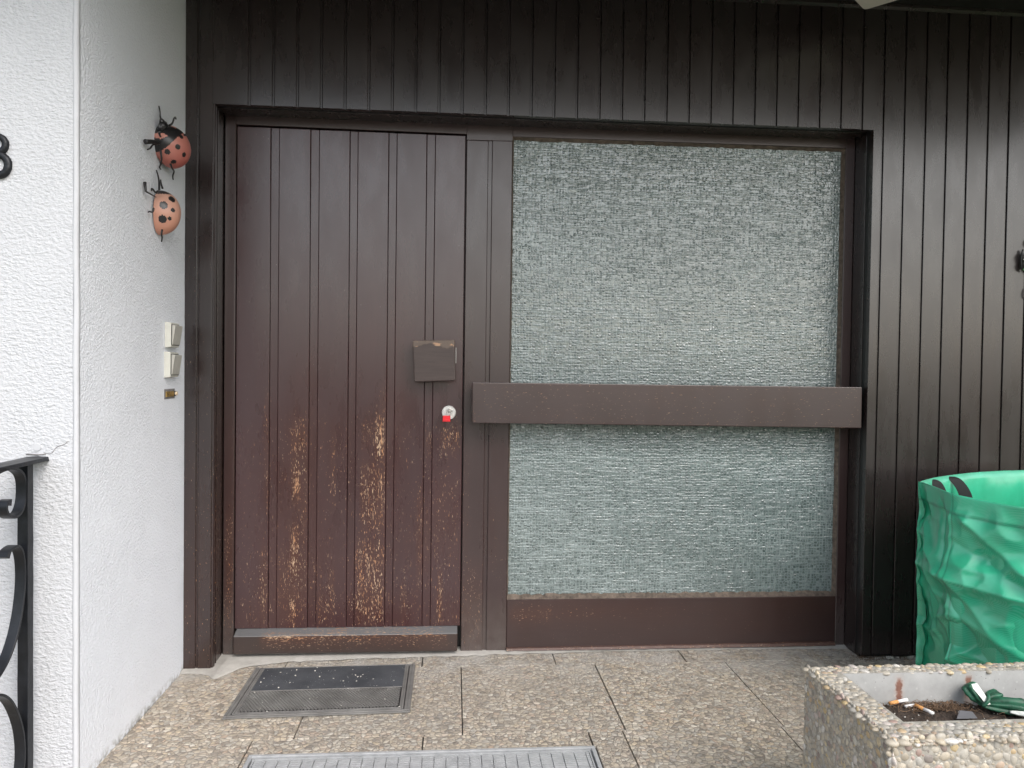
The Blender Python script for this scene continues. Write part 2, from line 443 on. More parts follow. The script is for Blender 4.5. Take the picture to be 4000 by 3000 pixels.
# ------------------------------------------------------------------ mesh helpers
class MB:
    def __init__(s):
        s.v = []; s.f = []; s.r = []; s.mi = []; s.cur = 0; s.smooth = []

    def add(s, vs, fs, mi=0, rnd=None, smooth=False):
        b = len(s.v)
        s.v += [tuple(map(float, p)) for p in vs]
        rr = random.random() if rnd is None else rnd
        for f in fs:
            s.f.append(tuple(b + i for i in f)); s.r.append(rr); s.mi.append(mi); s.smooth.append(smooth)
        return s

    def hexa(s, p, mi=0, rnd=None):     # p: 4 bottom (ccw from above), 4 top
        return s.add(p, [(3, 2, 1, 0), (4, 5, 6, 7), (0, 1, 5, 4), (1, 2, 6, 5), (2, 3, 7, 6), (3, 0, 4, 7)], mi, rnd)

    def box(s, x0, x1, y0, y1, z0, z1, mi=0, rnd=None):
        return s.hexa([(x0, y0, z0), (x1, y0, z0), (x1, y1, z0), (x0, y1, z0), (x0, y0, z1), (x1, y0, z1), (x1, y1, z1), (x0, y1, z1)], mi, rnd)

    def prism(s, prof, z0, z1, mi=0, rnd=None, nz=1):   # prof: closed ccw list of (x,y); extruded in z
        n = len(prof); vs = []; fs = []
        for k_ in range(nz + 1):
            z = z0 + (z1 - z0) * k_ / nz
            vs += [(x, y, z) for x, y in prof]
        for k_ in range(nz):
            for i in range(n):
                j = (i + 1) % n
                fs.append((k_ * n + i, k_ * n + j, (k_ + 1) * n + j, (k_ + 1) * n + i))
        fs.append(tuple(reversed(range(n)))); fs.append(tuple(nz * n + i for i in range(n)))
        return s.add(vs, fs, mi, rnd)

    def prismx(s, prof, x0, x1, mi=0, rnd=None, nx=1):   # prof (y,z) extruded in x
        n = len(prof); vs = []; fs = []
        for k_ in range(nx + 1):
            x = x0 + (x1 - x0) * k_ / nx
            vs += [(x, y, z) for y, z in prof]
        for k_ in range(nx):
            for i in range(n):
                j = (i + 1) % n
                fs.append((k_ * n + i, k_ * n + j, (k_ + 1) * n + j, (k_ + 1) * n + i))
        fs.append(tuple(reversed(range(n)))); fs.append(tuple(nx * n + i for i in range(n)))
        return s.add(vs, fs, mi, rnd)

    def panel(s, x0, x1, z0, z1, yf, yb, dx=.012, dz=.012, ch=.0025, mi=0, rnd=None, axis='z'):
        """board with a finely gridded, chamfered front face looking to -y"""
        nx = max(1, int((x1 - x0) / dx)); nz = max(1, int((z1 - z0) / dz))
        xs = [x0 + ch + (x1 - x0 - 2 * ch) * i / nx for i in range(nx + 1)]
        zs = [z0 + ch + (z1 - z0 - 2 * ch) * i / nz for i in range(nz + 1)]
        vs = [(x, yf, z) for z in zs for x in xs]
        W = nx + 1
        fs = [(j * W + i, j * W + i + 1, (j + 1) * W + i + 1, (j + 1) * W + i) for j in range(nz) for i in range(nx)]
        b = len(vs)
        o = [(x0, yf + ch, z0), (x1, yf + ch, z0), (x1, yf + ch, z1), (x0, yf + ch, z1), (x0, yb, z0), (x1, yb, z0), (x1, yb, z1), (x0, yb, z1)]
        vs += o
        bot = list(range(W)); top = [nz * W + i for i in range(W)]; lef = [j * W for j in range(nz + 1)]; rig = [j * W + nx for j in range(nz + 1)]
        fs.append(tuple([b, b + 1] + bot[::-1])); fs.append(tuple([b + 2, b + 3] + top))
        fs.append(tuple([b + 3, b] + lef)); fs.append(tuple([b + 1, b + 2] + rig[::-1]))
        fs += [(b + 4, b + 5, b + 1, b), (b + 6, b + 7, b + 3, b + 2), (b + 7, b + 4, b, b + 3), (b + 5, b + 6, b + 2, b + 1), (b + 7, b + 6, b + 5, b + 4)]
        return s.add(vs, fs, mi, rnd)

    def tube(s, pts, rad, n=8, mi=0, cap=True):
        pts = [Vector(p) for p in pts]
        rr = rad if isinstance(rad, (list, tuple)) else [rad] * len(pts)
        vs = []; fs = []
        t0 = (pts[1] - pts[0]).normalized()
        ref = Vector((0, 0, 1)) if abs(t0.z) < .9 else Vector((1, 0, 0))
        nrm = t0.cross(ref).normalized()
        for i, p in enumerate(pts):
            t = (pts[min(i + 1, len(pts) - 1)] - pts[max(i - 1, 0)]).normalized()
            nrm = (nrm - t * nrm.dot(t)).normalized()
            bn = t.cross(nrm)
            for a in range(n):
                an = 2 * math.pi * a / n
                vs.append(p + (nrm * math.cos(an) + bn * math.sin(an)) * rr[i])
        for i in range(len(pts) - 1):
            for a in range(n):
                b_ = (a + 1) % n
                fs.append((i * n + a, i * n + b_, (i + 1) * n + b_, (i + 1) * n + a))
        if cap:
            fs.append(tuple(reversed(range(n)))); fs.append(tuple((len(pts) - 1) * n + a for a in range(n)))
        return s.add(vs, fs, mi, smooth=True)

    def ribbon(s, pts, x0, x1, th, mi=0):
        """flat bar swept along a curve of (y,z) points, its width along x"""
        P = [Vector(p) for p in pts]; vs = []; fs = []
        for i, p in enumerate(P):
            t = (P[min(i + 1, len(P) - 1)] - P[max(i - 1, 0)]).normalized()
            nn = Vector((-t.y, t.x)); h = (th[i] if isinstance(th, list) else th) / 2
            a, b_ = p + nn * h, p - nn * h
            vs += [(x0, a.x, a.y), (x1, a.x, a.y), (x1, b_.x, b_.y), (x0, b_.x, b_.y)]
        for i in range(len(P) - 1):
            for a in range(4):
                b_ = (a + 1) % 4
                fs.append((i * 4 + a, (i + 1) * 4 + a, (i + 1) * 4 + b_, i * 4 + b_))
        fs.append((0, 1, 2, 3)); e = (len(P) - 1) * 4; fs.append((e + 3, e + 2, e + 1, e))
        return s.add(vs, fs, mi)

    def disc(s, c, r, axis, th, n=32, mi=0):
        """short cylinder: centre of back face c, along axis vector, thickness th, with a small chamfer"""
        a = Vector(axis).normalized(); u = a.orthogonal().normalized(); v = a.cross(u); c = Vector(c)
        ch = min(th * .3, r * .1); vs = []; fs = []
        for d, q in ((0, r), (th - ch, r), (th, r - ch)):
            vs += [c + a * d + (u * math.cos(2 * math.pi * i / n) + v * math.sin(2 * math.pi * i / n)) * q for i in range(n)]
        for k_ in range(2):
            fs += [(k_ * n + i, k_ * n + (i + 1) % n, (k_ + 1) * n + (i + 1) % n, (k_ + 1) * n + i) for i in range(n)]
        fs.append(tuple(reversed(range(n)))); fs.append(tuple(2 * n + i for i in range(n)))
        return s.add(vs, fs, mi)

    def build(s, name, mats, parent=None, bevel=0, wear=None, seam=None, origin=None, grime=None):
        me = bpy.data.meshes.new(name)
        o_ = Vector(origin) if origin else Vector((0, 0, 0))
        me.from_pydata([Vector(p) - o_ for p in s.v], [], s.f)
        me.update()
        mats = mats if isinstance(mats, (list, tuple)) else [mats]
        for m in mats:
            me.materials.append(M_[m] if isinstance(m, str) else m)
        me.polygons.foreach_set('material_index', s.mi)
        me.polygons.foreach_set('use_smooth', s.smooth)
        a = me.attributes.new('rnd', 'FLOAT', 'FACE')
        a.data.foreach_set('value', s.r)
        for nm, fn in (('wear', wear), ('seam', seam), ('grime', grime)):
            if fn is not None:
                P = np.array(s.v)
                a = me.attributes.new(nm, 'FLOAT', 'POINT')
                a.data.foreach_set('value', np.asarray(fn(P), dtype=np.float32))
        ob = bpy.data.objects.new(name, me)
        col.objects.link(ob)
        if parent is not None:
            ob.parent = parent
            if not origin:
                ob.location = -Vector(parent.location)
            else:
                ob.location = o_ - Vector(parent.location)
        elif origin:
            ob.location = o_
        if bevel:
            b = ob.modifiers.new('bevel', 'BEVEL'); b.width = bevel; b.segments = 2; b.limit_method = 'ANGLE'; b.angle_limit = math.radians(35)
            b.harden_normals = False
        return ob


def tag(o, label=None, cat=None, group=None, kind=None):
    if cat and not kind: kind = 'thing'
    if label: o['label'] = label
    if cat: o['category'] = cat
    if group: o['group'] = group
    if kind: o['kind'] = kind
    return o


def thing(name, label, cat, loc=(0, 0, 0), group=None):
    o = bpy.data.objects.new(name, None)
    col.objects.link(o); o.location = loc
    o.empty_display_size = .05
    return tag(o, label, cat, group, 'thing')


def smoothpts(pts, n=6, closed=False):
    P = [Vector(p) for p in pts]; out = []
    m = len(P)
    for i in range(m if closed else m - 1):
        g = (lambda j: P[j % m]) if closed else (lambda j: P[max(0, min(m - 1, j))])
        a, b, c, d = g(i - 1), g(i), g(i + 1), g(i + 2)
        for k_ in range(n):
            t = k_ / n
            out.append(.5 * ((2 * b) + (c - a) * t + (2 * a - 5 * b + 4 * c - d) * t * t + (3 * b - a - 3 * c + d) * t ** 3))
    if not closed: out.append(P[-1])
    return out

# ------------------------------------------------------------------ key dimensions (metres)
XL = .305                     # inner corner of the white wall
XO1, XO2, ZO = .4007, 2.8448, 2.029   # opening in the cladding
YF = .126                     # face of the frame
ZC = 2.50                     # ceiling

# ------------------------------------------------------------------ ground and setting
g = MB(); g.add([(-60, -70, -.62), (60, -70, -.62), (60, 30, -.62), (-60, 30, -.62)], [(0, 1, 2, 3)])
tag(g.build('ground', 'lawn'), kind='structure')
g = MB(); g.box(-.2, 3.2, -12, -3.2, -.62, -.60)
tag(g.build('path', 'path'), kind='structure')

# porch floor: separate slabs with open joints, with a hole where the boot scraper sits
GX0, GX1, GY0, GY1 = .702, 1.688, -1.10, -.604
slabs = []
def cut(r, h):
    x0, x1, y0, y1 = r; a0, a1, b0, b1 = h
    if x1 <= a0 or x0 >= a1 or y1 <= b0 or y0 >= b1: return [r]
    o = []
    if x0 < a0: o.append((x0, a0, y0, y1))
    if x1 > a1: o.append((a1, x1, y0, y1))
    X0, X1 = max(x0, a0), min(x1, a1)
    if y0 < b0: o.append((X0, X1, y0, b0))
    if y1 > b1: o.append((X0, X1, b1, y1))
    return o
rows = [(.0, .30), (-.513, -.0), (-1.015, -.513), (-1.517, -1.015), (-2.02, -1.517), (-2.5, -2.02)]
gap = .0034
for ri, (y0, y1) in enumerate(rows):
    base_x = {0: 1.657, 1: .8035, 2: .686, 3: .8035, 4: .686, 5: .8035}[ri]
    xs = [base_x + .4992 * i for i in range(-7, 9)]
    if ri in (2, 4): xs = [x for x in xs if x < 1.75] + [1.79 + .5 * i for i in range(0, 6)]
    xs = [x for x in xs if -1.6 < x < 4.4]
    for a, b in zip(xs[:-1], xs[1:]):
        dz = random.uniform(-.0012, .0012)
        gx = random.uniform(.0, .0012)
        yj = .0006
        for q in cut((a + gap * .5 + gx, b - gap * .5, y0 + yj, y1 - yj), (GX0 - .004, GX1 + .004, GY0 - .004, GY1 + .004)):
            slabs.append((*q, dz))
g = MB()
for x0, x1, y0, y1, dz in slabs:
    if y1 > .0 and y0 < 0: pass
    g.box(x0, x1, y0, y1, -.05, dz)
fl = tag(g.build('porch_floor', 'pebfloor', bevel=.0012), kind='structure')
g = MB()
for q in cut((-1.6, 4.4, -2.5, .30), (GX0 - .002, GX1 + .002, GY0 - .002, GY1 + .002)):
    g.box(*q, -.60, -.006)
tag(g.build('floor_base', 'bed'), kind='structure')
g = MB(); g.box(-1.6, 4.4, -2.85, -2.51, -.60, -.18); g.box(-1.6, 4.4, -3.2, -2.86, -.60, -.40)
tag(g.build('steps', 'cement', bevel=.004), kind='structure')

# cement bed and smears along the threshold
g = MB()
out = [(.306, -.034), (.36, -.030), (.405, -.046), (.44, -.086), (.50, .006), (.56, .036), (.68, .066), (.80, .071), (.93, .082), (1.06, .080), (1.2, .092), (1.32, .09), (1.40, .098), (1.55, .104), (1.8, .109), (2.2, .112), (2.5, .110), (2.85, .10)]
out2 = []
for (a, b) in zip(out[:-1], out[1:]):
    for t in range(5):
        x = a[0] + (b[0] - a[0]) * t / 5; y = a[1] + (b[1] - a[1]) * t / 5
        out2.append((x, y + .012 * mnoise.noise(Vector((x * 22, 0, 0))) + .006 * mnoise.noise(Vector((x * 90, 3, 0)))))
out2.append(out[-1])
n_ = len(out2); vs = []
for x, y in out2:
    vs += [(x, y, .0016), (x, y + .014, .008), (x, .30, .009)]
fs = []
for i in range(n_ - 1):
    for j in range(2):
        a = i * 3 + j; fs.append((a, a + 3, a + 4, a + 1))
g.add(vs, fs, smooth=True)
tag(g.build('floor_cement', 'cement'), kind='structure')

# ------------------------------------------------------------------ white rendered wall (front face and return face)
t = thing('rendered_wall', 'white roughcast house wall with rounded outer corner left of the dark wooden entrance', 'wall', (XL, -.748, 0))
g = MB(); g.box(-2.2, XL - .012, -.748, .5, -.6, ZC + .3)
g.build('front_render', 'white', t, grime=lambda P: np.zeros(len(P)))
g = MB()
# return face as a fine strip so its foot can be slightly uneven
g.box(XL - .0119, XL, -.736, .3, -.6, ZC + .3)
g.build('return_render', 'white_side_lifted', t)
g = MB()
pf = [(XL - .0121, -.7479), (XL - .009, -.7490), (XL - .004, -.7488), (XL - .0006, -.7462), (XL + .0006, -.742), (XL + .0002, -.7361), (XL - .0121, -.7359)]
vs = []; nz = 160
for i in range(nz + 1):
    z = -.6 + (ZC + .9) * i / nz
    for x, y in pf:
        e = .0012 * mnoise.noise(Vector((x * 40, y * 40, z * 6)))
        vs.append((x + e, y + e, z))
n_ = len(pf); fs = [(i * n_ + j, i * n_ + (j + 1) % n_, (i + 1) * n_ + (j + 1) % n_, (i + 1) * n_ + j) for i in range(nz) for j in range(n_)]
g.add(vs, fs, smooth=True)
g.build('corner_bead', 'bead', t)
g = MB(); g.disc((.206, -.7482, .886), .0105, (0, -1, 0), .0018, 8)
g.build('plaster_plug', 'bead', t)
g = MB()
crk = smoothpts([(.222, .872), (.236, .869), (.244, .873), (.252, .884), (.262, .890), (.272, .893), (.283, .902)], 3)
g.tube([(x, -.7486, z) for x, z in crk], [.0008] * len(crk), 4)
g.tube([(.180, -.7486, .868), (.205, -.7486, .8665), (.228, -.7486, .868)], [.002, .0022, .0012], 5)
g.build('hairline_crack', 'recess', t)

# ------------------------------------------------------------------ dark board cladding
wl = thing('board_wall', 'dark brown varnished vertical board cladding around the front door and window', 'wall', (XO2, 0, 0))
g = MB()
def board(g, x0, x1, z0, z1):
    # profile seen from above (x,y): face y=0, tongue recess 6 mm deep at the right
    r_ = .0085; e = .0011
    prof = [(x0 + e, 0), (x1 - r_ - e, 0), (x1 - r_, e), (x1 - r_ + .0005, .0055), (x1 - .0022, .0055), (x1 - .0016, .016), (x1 - .0002, .016), (x1 - .0002, .022), (x0, .022), (x0, e)]
    g.prism(prof, z0, z1, rnd=random.random())
pitch_ = .08412
bx = [.5305 + pitch_ * i for i in range(-1, 48)]
bx = [XL + .001, .3552, XO1 + .0] + [x for x in bx if x > .45]
ZT = ZC - .002
for a, b in zip(bx[:-1], bx[1:]):
    if b > 4.4: break
    if b <= XO1 + 1e-6:
        board(g, a, b + (.0085 if abs(b - XO1) < 1e-6 else 0), .004 + random.uniform(0, .004), ZT)
    elif a >= XO2 - .001:
        board(g, a, b, .014 + random.uniform(-.004, .004), ZT)
    elif b > XO2:          # the board that the opening cuts
        board(g, a, b, ZO - .0015, ZT)
        r_ = .0085; e = .0011
        x1 = b
        prof = [(XO2, .001), (XO2 + .001, .0001), (x1 - r_ - e, .0001), (x1 - r_, e), (x1 - r_ + .0005, .0055), (x1 - .0022, .0055), (x1 - .0016, .016), (x1 - .0002, .016), (x1 - .0002, .022), (XO2, .022)]
        g.prism(prof, .014, ZO - .0016)
    else:
        sl = .004 * (a - XO1) / 2.4
        board(g, a, b, ZO + random.uniform(-.0006, .0006), ZT)
def facade_wear(P):
    return .0 * P[:, 0] + np.where((P[:, 0] < .41) & (P[:, 2] < .6), .18, 0)
g.build('boards', 'facade', wl, wear=facade_wear)
g = MB()
g.box(.30, XO1 - .002, .0225, .30, .0, ZC); g.box(XO2 + .002, 4.4, .0225, .30, 0, ZC); g.box(XO1 - .002, XO2 + .002, .0225, .30, ZO + .004, ZC)
g.build('backing_wall', 'black', wl)

# ------------------------------------------------------------------ porch roof
rf = thing('porch_roof', 'dark stained porch ceiling above the entrance boards', 'roof', (1.5, -.7, ZC))
g = MB()
yr = lambda x: -1.12 - .055 * (x + 2.4)       # the eaves run slightly askew to the entrance wall
n_ = 12
for i in range(n_):
    f0, f1 = i / n_, (i + 1) / n_
    ya0, ya1 = yr(-2.4) * (1 - f0), yr(-2.4) * (1 - f1) - .004
    yb0, yb1 = yr(4.6) * (1 - f0), yr(4.6) * (1 - f1) - .004
    g.hexa([(-2.4, ya0, ZC), (4.6, yb0, ZC), (4.6, yb1, ZC), (-2.4, ya1, ZC), (-2.4, ya0, ZC + .02), (4.6, yb0, ZC + .02), (4.6, yb1, ZC + .02), (-2.4, ya1, ZC + .02)])
g.hexa([(-2.4, yr(-2.4), ZC + .021), (4.6, yr(4.6), ZC + .021), (4.6, .3, ZC + .021), (-2.4, .3, ZC + .021), (-2.4, yr(-2.4), ZC + .16), (4.6, yr(4.6), ZC + .16), (4.6, .3, ZC + .16), (-2.4, .3, ZC + .16)])
g.build('ceiling_boards', 'ceiling', rf)
g = MB(); g.hexa([(-2.4, yr(-2.4) - .035, ZC - .03), (4.6, yr(4.6) - .035, ZC - .03), (4.6, yr(4.6) - .002, ZC - .03), (-2.4, yr(-2.4) - .002, ZC - .03), (-2.4, yr(-2.4) - .035, ZC + .2), (4.6, yr(4.6) - .035, ZC + .2), (4.6, yr(4.6) - .002, ZC + .2), (-2.4, yr(-2.4) - .002, ZC + .2)])
g.build('fascia_board', 'facade', rf)
g = MB(); g.prismx([(-.016, ZC - .001), (-.016, ZC - .012), (-.004, ZC - .018), (-.0005, ZC - .018), (-.0005, ZC - .001)], XL + .002, 4.39)
g.build('cornice_strip', 'facade', rf)

# ------------------------------------------------------------------ frame around door and window
fr = thing('door_frame', 'dark brown timber frame with two posts between the weathered door and the glass panel', 'door frame', (1.35, YF, 0))
def bl(P, rects, soft=.02):
    w_ = np.zeros(len(P))
    for x0, x1, z0, z1, a in rects:
        sx = .010
        fx = 1 / (1 + np.exp(-(P[:, 0] - x0) / sx * 3)) * (1 / (1 + np.exp((P[:, 0] - x1) / sx * 3)))
        fz = 1 / (1 + np.exp(-(P[:, 2] - z0) / soft * 2)) * (1 / (1 + np.exp((P[:, 2] - z1) / soft * 2)))
        w_ = np.maximum(w_, fx * fz * a)
    return w_
frame_wear = lambda P: bl(P, [(.415, .45, .10, .56, .46), (.402, .45, .0, .3, .25), (.425, .45, .5, .95, .15), (1.30, 1.385, .0, .35, .30), (1.30, 1.33, .3, .8, .15), (1.41, 1.48, .3, .6, .12)], .05)
X1a, X1b = XO1 + .004, .4448      # left jamb face
g = MB(); g.panel(X1a, X1b, .004, ZO + .004, YF, .17)
g.build('jamb', 'frame', fr, wear=frame_wear)
g = MB(); g.panel(1.3025, 1.3860, .0, 1.972, YF - .0004, .17); g.box(1.3861, 1.3999, YF + .006, .17, 0, 1.972)
g.build('post', 'frame', fr, wear=frame_wear)
g = MB(); g.panel(1.4, 1.4785, .0, 1.974, YF - .0002, .17)
g.build('post', 'frame', fr, wear=frame_wear)
g = MB(); g.panel(2.8050, XO2 - .001, .004, ZO + .004, YF, .17)
g.build('jamb', 'frame', fr, wear=lambda P: bl(P, [], .05))
g = MB()
g.hexa([(X1b, YF + .0006, 1.9985), (1.3025, YF + .0006, 1.9945), (1.3025, .17, 1.9945), (X1b, .17, 1.9985), (X1b, YF + .0006, ZO + .004), (1.3025, YF + .0006, ZO + .004), (1.3025, .17, ZO + .004), (X1b, .17, ZO + .004)])
g.hexa([(1.3025, YF + .0008, 1.972), (1.4787, YF + .0008, 1.974), (1.4787, .17, 1.974), (1.3025, .17, 1.972), (1.3025, YF + .0008, ZO + .004), (1.4787, YF + .0008, ZO + .004), (1.4787, .17, ZO + .004), (1.3025, .17, ZO + .004)])
g.hexa([(1.4787, YF + .0006, 1.9915), (2.805, YF + .0006, 1.9945), (2.805, .17, 1.9945), (1.4787, .17, 1.9915), (1.4787, YF + .0006, ZO + .004), (2.805, YF + .0006, ZO + .004), (2.805, .17, ZO + .004), (1.4787, .17, ZO + .004)])
g.build('head', 'rail', fr, bevel=.0015)
# reveal liners, stepped
g = MB()
g.prism([(XO1 - .006, .0225), (XO1 - .0005, .0225), (XO1 - .0005, .044), (XO1 + .0055, .044), (XO1 + .0055, .0505), (XO1 + .0015, .053), (XO1 + .0015, YF + .001), (XO1 - .006, YF + .001)][::-1], .004, ZO)
g.prism([(XO2 + .016, .0225), (XO2 + .010, .0225), (XO2 + .010, .047), (XO2 - .001, .047), (XO2 - .001, YF + .001), (XO2 + .016, YF + .001)], .004, ZO)
g.prismx([(.0225, ZO + .010), (.0225, ZO + .006), (.047, ZO + .006), (.047, ZO + .001), (YF + .001, ZO + .001), (YF + .001, ZO + .010)], XO1 - .006, XO2 + .016)
g.build('reveal_liner', 'facade', fr, bevel=.0008, wear=lambda P: bl(P, [(.39, .42, 0, .5, .3)]))
g = MB(); g.box(XO1, XO2, .171, .20, 0, ZO)
g.build('rebate', 'black', fr)

# ------------------------------------------------------------------ front door
dr = thing('front_door', 'weathered red-brown plank front door with flaking varnish and square wooden handle', 'door', (.87, .13, 0))
wear_r = [(.654, .713, .760, .890, .70), (.656, .690, .600, .730, .95), (.69, .713, .40, .62, .5), (.651, .684, .290, .489, 1.0), (.648, .675, .105, .275, .8), (.605, .715, .11, .40, .42),
          (.965, 1.008, .742, .915, 1.0), (.915, 1.0, .79, .90, .5), (.912, 1.008, .46, .742, .62), (.895, 1.008, .113, .446, .72), (.985, 1.008, .9, 1.02, .5), (.798, .823, .55, .888, .4), (.75, .80, .11, .26, .55), (.79, .822, .115, .34, .55),
          (.762, .785, .84, .88, .6), (1.212, 1.290, .785, .885, .70), (1.207, 1.232, .11, .325, .75), (.553, .572, .55, .997, .5), (.540, .568, .112, .42, .62), (.46, .54, .11, .2, .32), (1.126, 1.152, .22, .654, .48), (1.068, 1.092, .111, .303, .5),
          (1.154, 1.184, .77, .85, .6), (1.156, 1.182, .15, .6, .25), (.46, 1.30, .10, .92, .12), (.46, 1.30, .10, .42, .20), (.46, 1.30, .10, .2, .26), (1.19, 1.29, .3, .7, .26), (.868, .893, .14, .25, .5), (.700, .715, .5, .8, .5)]
dwear = lambda P: np.minimum(.80, bl(P, wear_r, .05) * .86)
YD = .130
edges = [(.4478, .5705, 0), (.6018, .7172, 0), (.7494, .8630, 0), (.8930, 1.0082, 0), (1.0390, 1.1515, 0), (1.1837, 1.2985, 0)]
g = MB()
for i, (a, b, _) in enumerate(edges):
    zt = 1.9925 - .004 * (a - .45) / .85
    g.panel(a, b, .104, zt, YD, .165, .006, .010, ch=.002)
    if i < 5:
        b2 = edges[i + 1][0]
        g.panel(b + .0012, b2 - .0008, .098, zt, YD + .0045, .165, .006, .010, ch=.001)
g.build('door_leaf', 'door', dr, wear=dwear)
# weather bar (sloped drip rail)
g = MB()
xa, xb = .4555, 1.2885
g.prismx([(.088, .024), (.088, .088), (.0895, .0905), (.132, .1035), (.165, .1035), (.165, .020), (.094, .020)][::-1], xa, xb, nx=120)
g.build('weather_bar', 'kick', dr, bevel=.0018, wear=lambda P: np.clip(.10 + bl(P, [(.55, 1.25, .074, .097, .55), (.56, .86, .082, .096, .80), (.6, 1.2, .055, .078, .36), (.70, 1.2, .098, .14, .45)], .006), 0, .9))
# handle block
g = MB()
hx = [(1.1165, 1.0475), (1.2700, 1.0545), (1.2650, 1.2075), (1.1085, 1.2015)]
yb, yf = .088, .058
g.hexa([(hx[0][0], yf, hx[0][1]), (hx[1][0], yf, hx[1][1]), (hx[1][0] + .001, yb, hx[1][1]), (hx[0][0], yb, hx[0][1]),
        (hx[3][0], yf, hx[3][1]), (hx[2][0], yf, hx[2][1]), (hx[2][0] + .001, yb, hx[2][1]), (hx[3][0], yb, hx[3][1])])
hd = None
k = NT('handle oak')
s_ = k.sep()
gr = k.noise(k.map((.08, 1, 1)), 130, 4, .6, .4)
c = k.mix(k.rng(gr, .35, .65), (.066, .046, .041), (.050, .033, .030))
edge_ = k.math('ADD', s_[2], k.math('MULTIPLY', k.noise(k.map((.6, 1, 1)), 26, 3, .6), .055))
corner = k.math('MULTIPLY', k.math('ABSOLUTE', k.math('SUBTRACT', s_[0], 1.188)), .12)
mk = k.rng(k.math('ADD', edge_, corner), 1.2170, 1.2225)
c = k.mix(k.math('MULTIPLY', mk, .6), c, (.17, .125, .095))
c = k.mix(k.math('MULTIPLY', k.rng(k.noise(k.map((.5, 1, 1)), 60, 3), .58, .62), mk), c, (.42, .25, .15))
k.B(color=c, rough=.42, normal=k.bump(gr, .3, .0008))
M_['handleoak'] = k.m
hd = g.build('door_handle', 'handleoak', dr, bevel=.004)
g = MB(); g.box(1.150, 1.232, .0885, .1295, 1.09, 1.165)
sp_ = g.build('spacer', 'handle', None, bevel=.002)
sp_.parent = hd; sp_.location = (0, 0, 0)
g = MB(); g.box(1.2705, 1.2718, .070, .075, 1.12, 1.178)
lp = g.build('edge_plate', 'chrome', None); lp.parent = hd
# lock
g = MB(); g.disc((1.2465, YD - .0005, .9305), .0268, (0, -1, 0), .008, 40)
lk = g.build('lock_rosette', 'rosette', dr)
g = MB(); g.disc((1.2475, YD - .0085, .938), .0085, (0, -1, 0), .004, 24); g.box(1.2442, 1.2508, YD - .0125, YD - .0086, .913, .938)
cy = g.build('lock_cylinder', 'chrome', None, bevel=.0008); cy.parent = lk
cy.location = (0, 0, 0)

# key
ky = thing('key', 'metal door key with square red plastic cap hanging in the round white lock', 'key', (1.2475, .115, .938))
g = MB(); g.box(1.2470, 1.2492, .088, .117, .932, .944)
pts = [(1.2480 + .010 * math.cos(a), .088 - .0 * a, .937 + .010 * math.sin(a)) for a in np.linspace(0, 2 * math.pi, 17)]
g.tube(pts, .0022, 6)
g.build('key_bow', 'chrome', ky)
g = MB(); pts = smoothpts([(1.243, .086, .931), (1.239, .085, .926), (1.238, .084, .921), (1.241, .084, .918), (1.244, .085, .922), (1.243, .086, .929)], 3)
g.tube(pts, .0011, 5)
g.build('ring', 'chrome', ky)
g = MB(); g.hexa([(1.2235, .082, .8985), (1.2525, .080, .8985), (1.2525, .0875, .8985), (1.2235, .0895, .8985), (1.2245, .082, .9215), (1.2525, .080, .9215), (1.2525, .0875, .9215), (1.2245, .0895, .9215)])
g.box(1.2270, 1.2495, .0784, .0807, .9015, .9075)
g.build('key_cap', 'redcap', ky, bevel=.0014)

# ------------------------------------------------------------------ side window
wn = thing('side_window', 'tall greenish textured glass panel beside the door with a wide wooden cross board', 'window', (2.14, YF, 0))
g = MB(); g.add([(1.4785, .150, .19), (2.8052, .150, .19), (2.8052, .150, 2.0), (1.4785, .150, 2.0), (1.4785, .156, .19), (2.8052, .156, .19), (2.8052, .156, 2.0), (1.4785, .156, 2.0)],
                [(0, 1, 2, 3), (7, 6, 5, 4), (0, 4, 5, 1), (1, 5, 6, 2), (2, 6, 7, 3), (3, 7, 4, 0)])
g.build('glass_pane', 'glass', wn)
# ragged putty beads at the glass edge
g = MB()
def bead(pa, pb, inward, w0, n=120):
    pa, pb, inward = Vector(pa), Vector(pb), Vector(inward); vs = []
    for i in range(n + 1):
        p = pa.lerp(pb, i / n); ww = w0 * (1 + .35 * mnoise.noise(p * 60) + .25 * mnoise.noise(p * 200))
        vs += [p + Vector((0, .130 - p.y, 0)), p + inward * ww + Vector((0, .1495 - p.y, 0)), p + Vector((0, .1495 - p.y, 0))]
    fs = [(i * 3 + a, i * 3 + b, i * 3 + 3 + b, i * 3 + 3 + a) for i in range(n) for a, b in ((0, 1), (1, 2))]
    fs += [tuple(reversed(f)) for f in fs]
    g.add(vs, fs[:len(fs) // 2])
bead((1.479, .13, .205), (1.479, .13, 1.99), (1, 0, 0), .006)
bead((2.8048, .13, .205), (2.8048, .13, 1.99), (-1, 0, 0), .007)
bead((1.479, .13, .2035), (2.8048, .13, .2035), (0, 0, 1), .016)
bead((1.479, .13, 1.9915), (2.8048, .13, 1.9935), (0, 0, -1), .008)
g.build('putty', 'putty', wn)
g = MB(); g.panel(1.4788, 2.8048, .016, .2045, YF + .0004, .149, .012, .006)
g.build('bottom_rail', 'rail', wn, wear=lambda P: bl(P, [(1.49, 1.66, .12, .175, .42), (1.55, 1.85, .125, .165, .24), (1.7, 2.3, .13, .18, .13), (1.5, 2.7, .03, .19, .06)], .03))
g = MB()
vs = []; N = 150
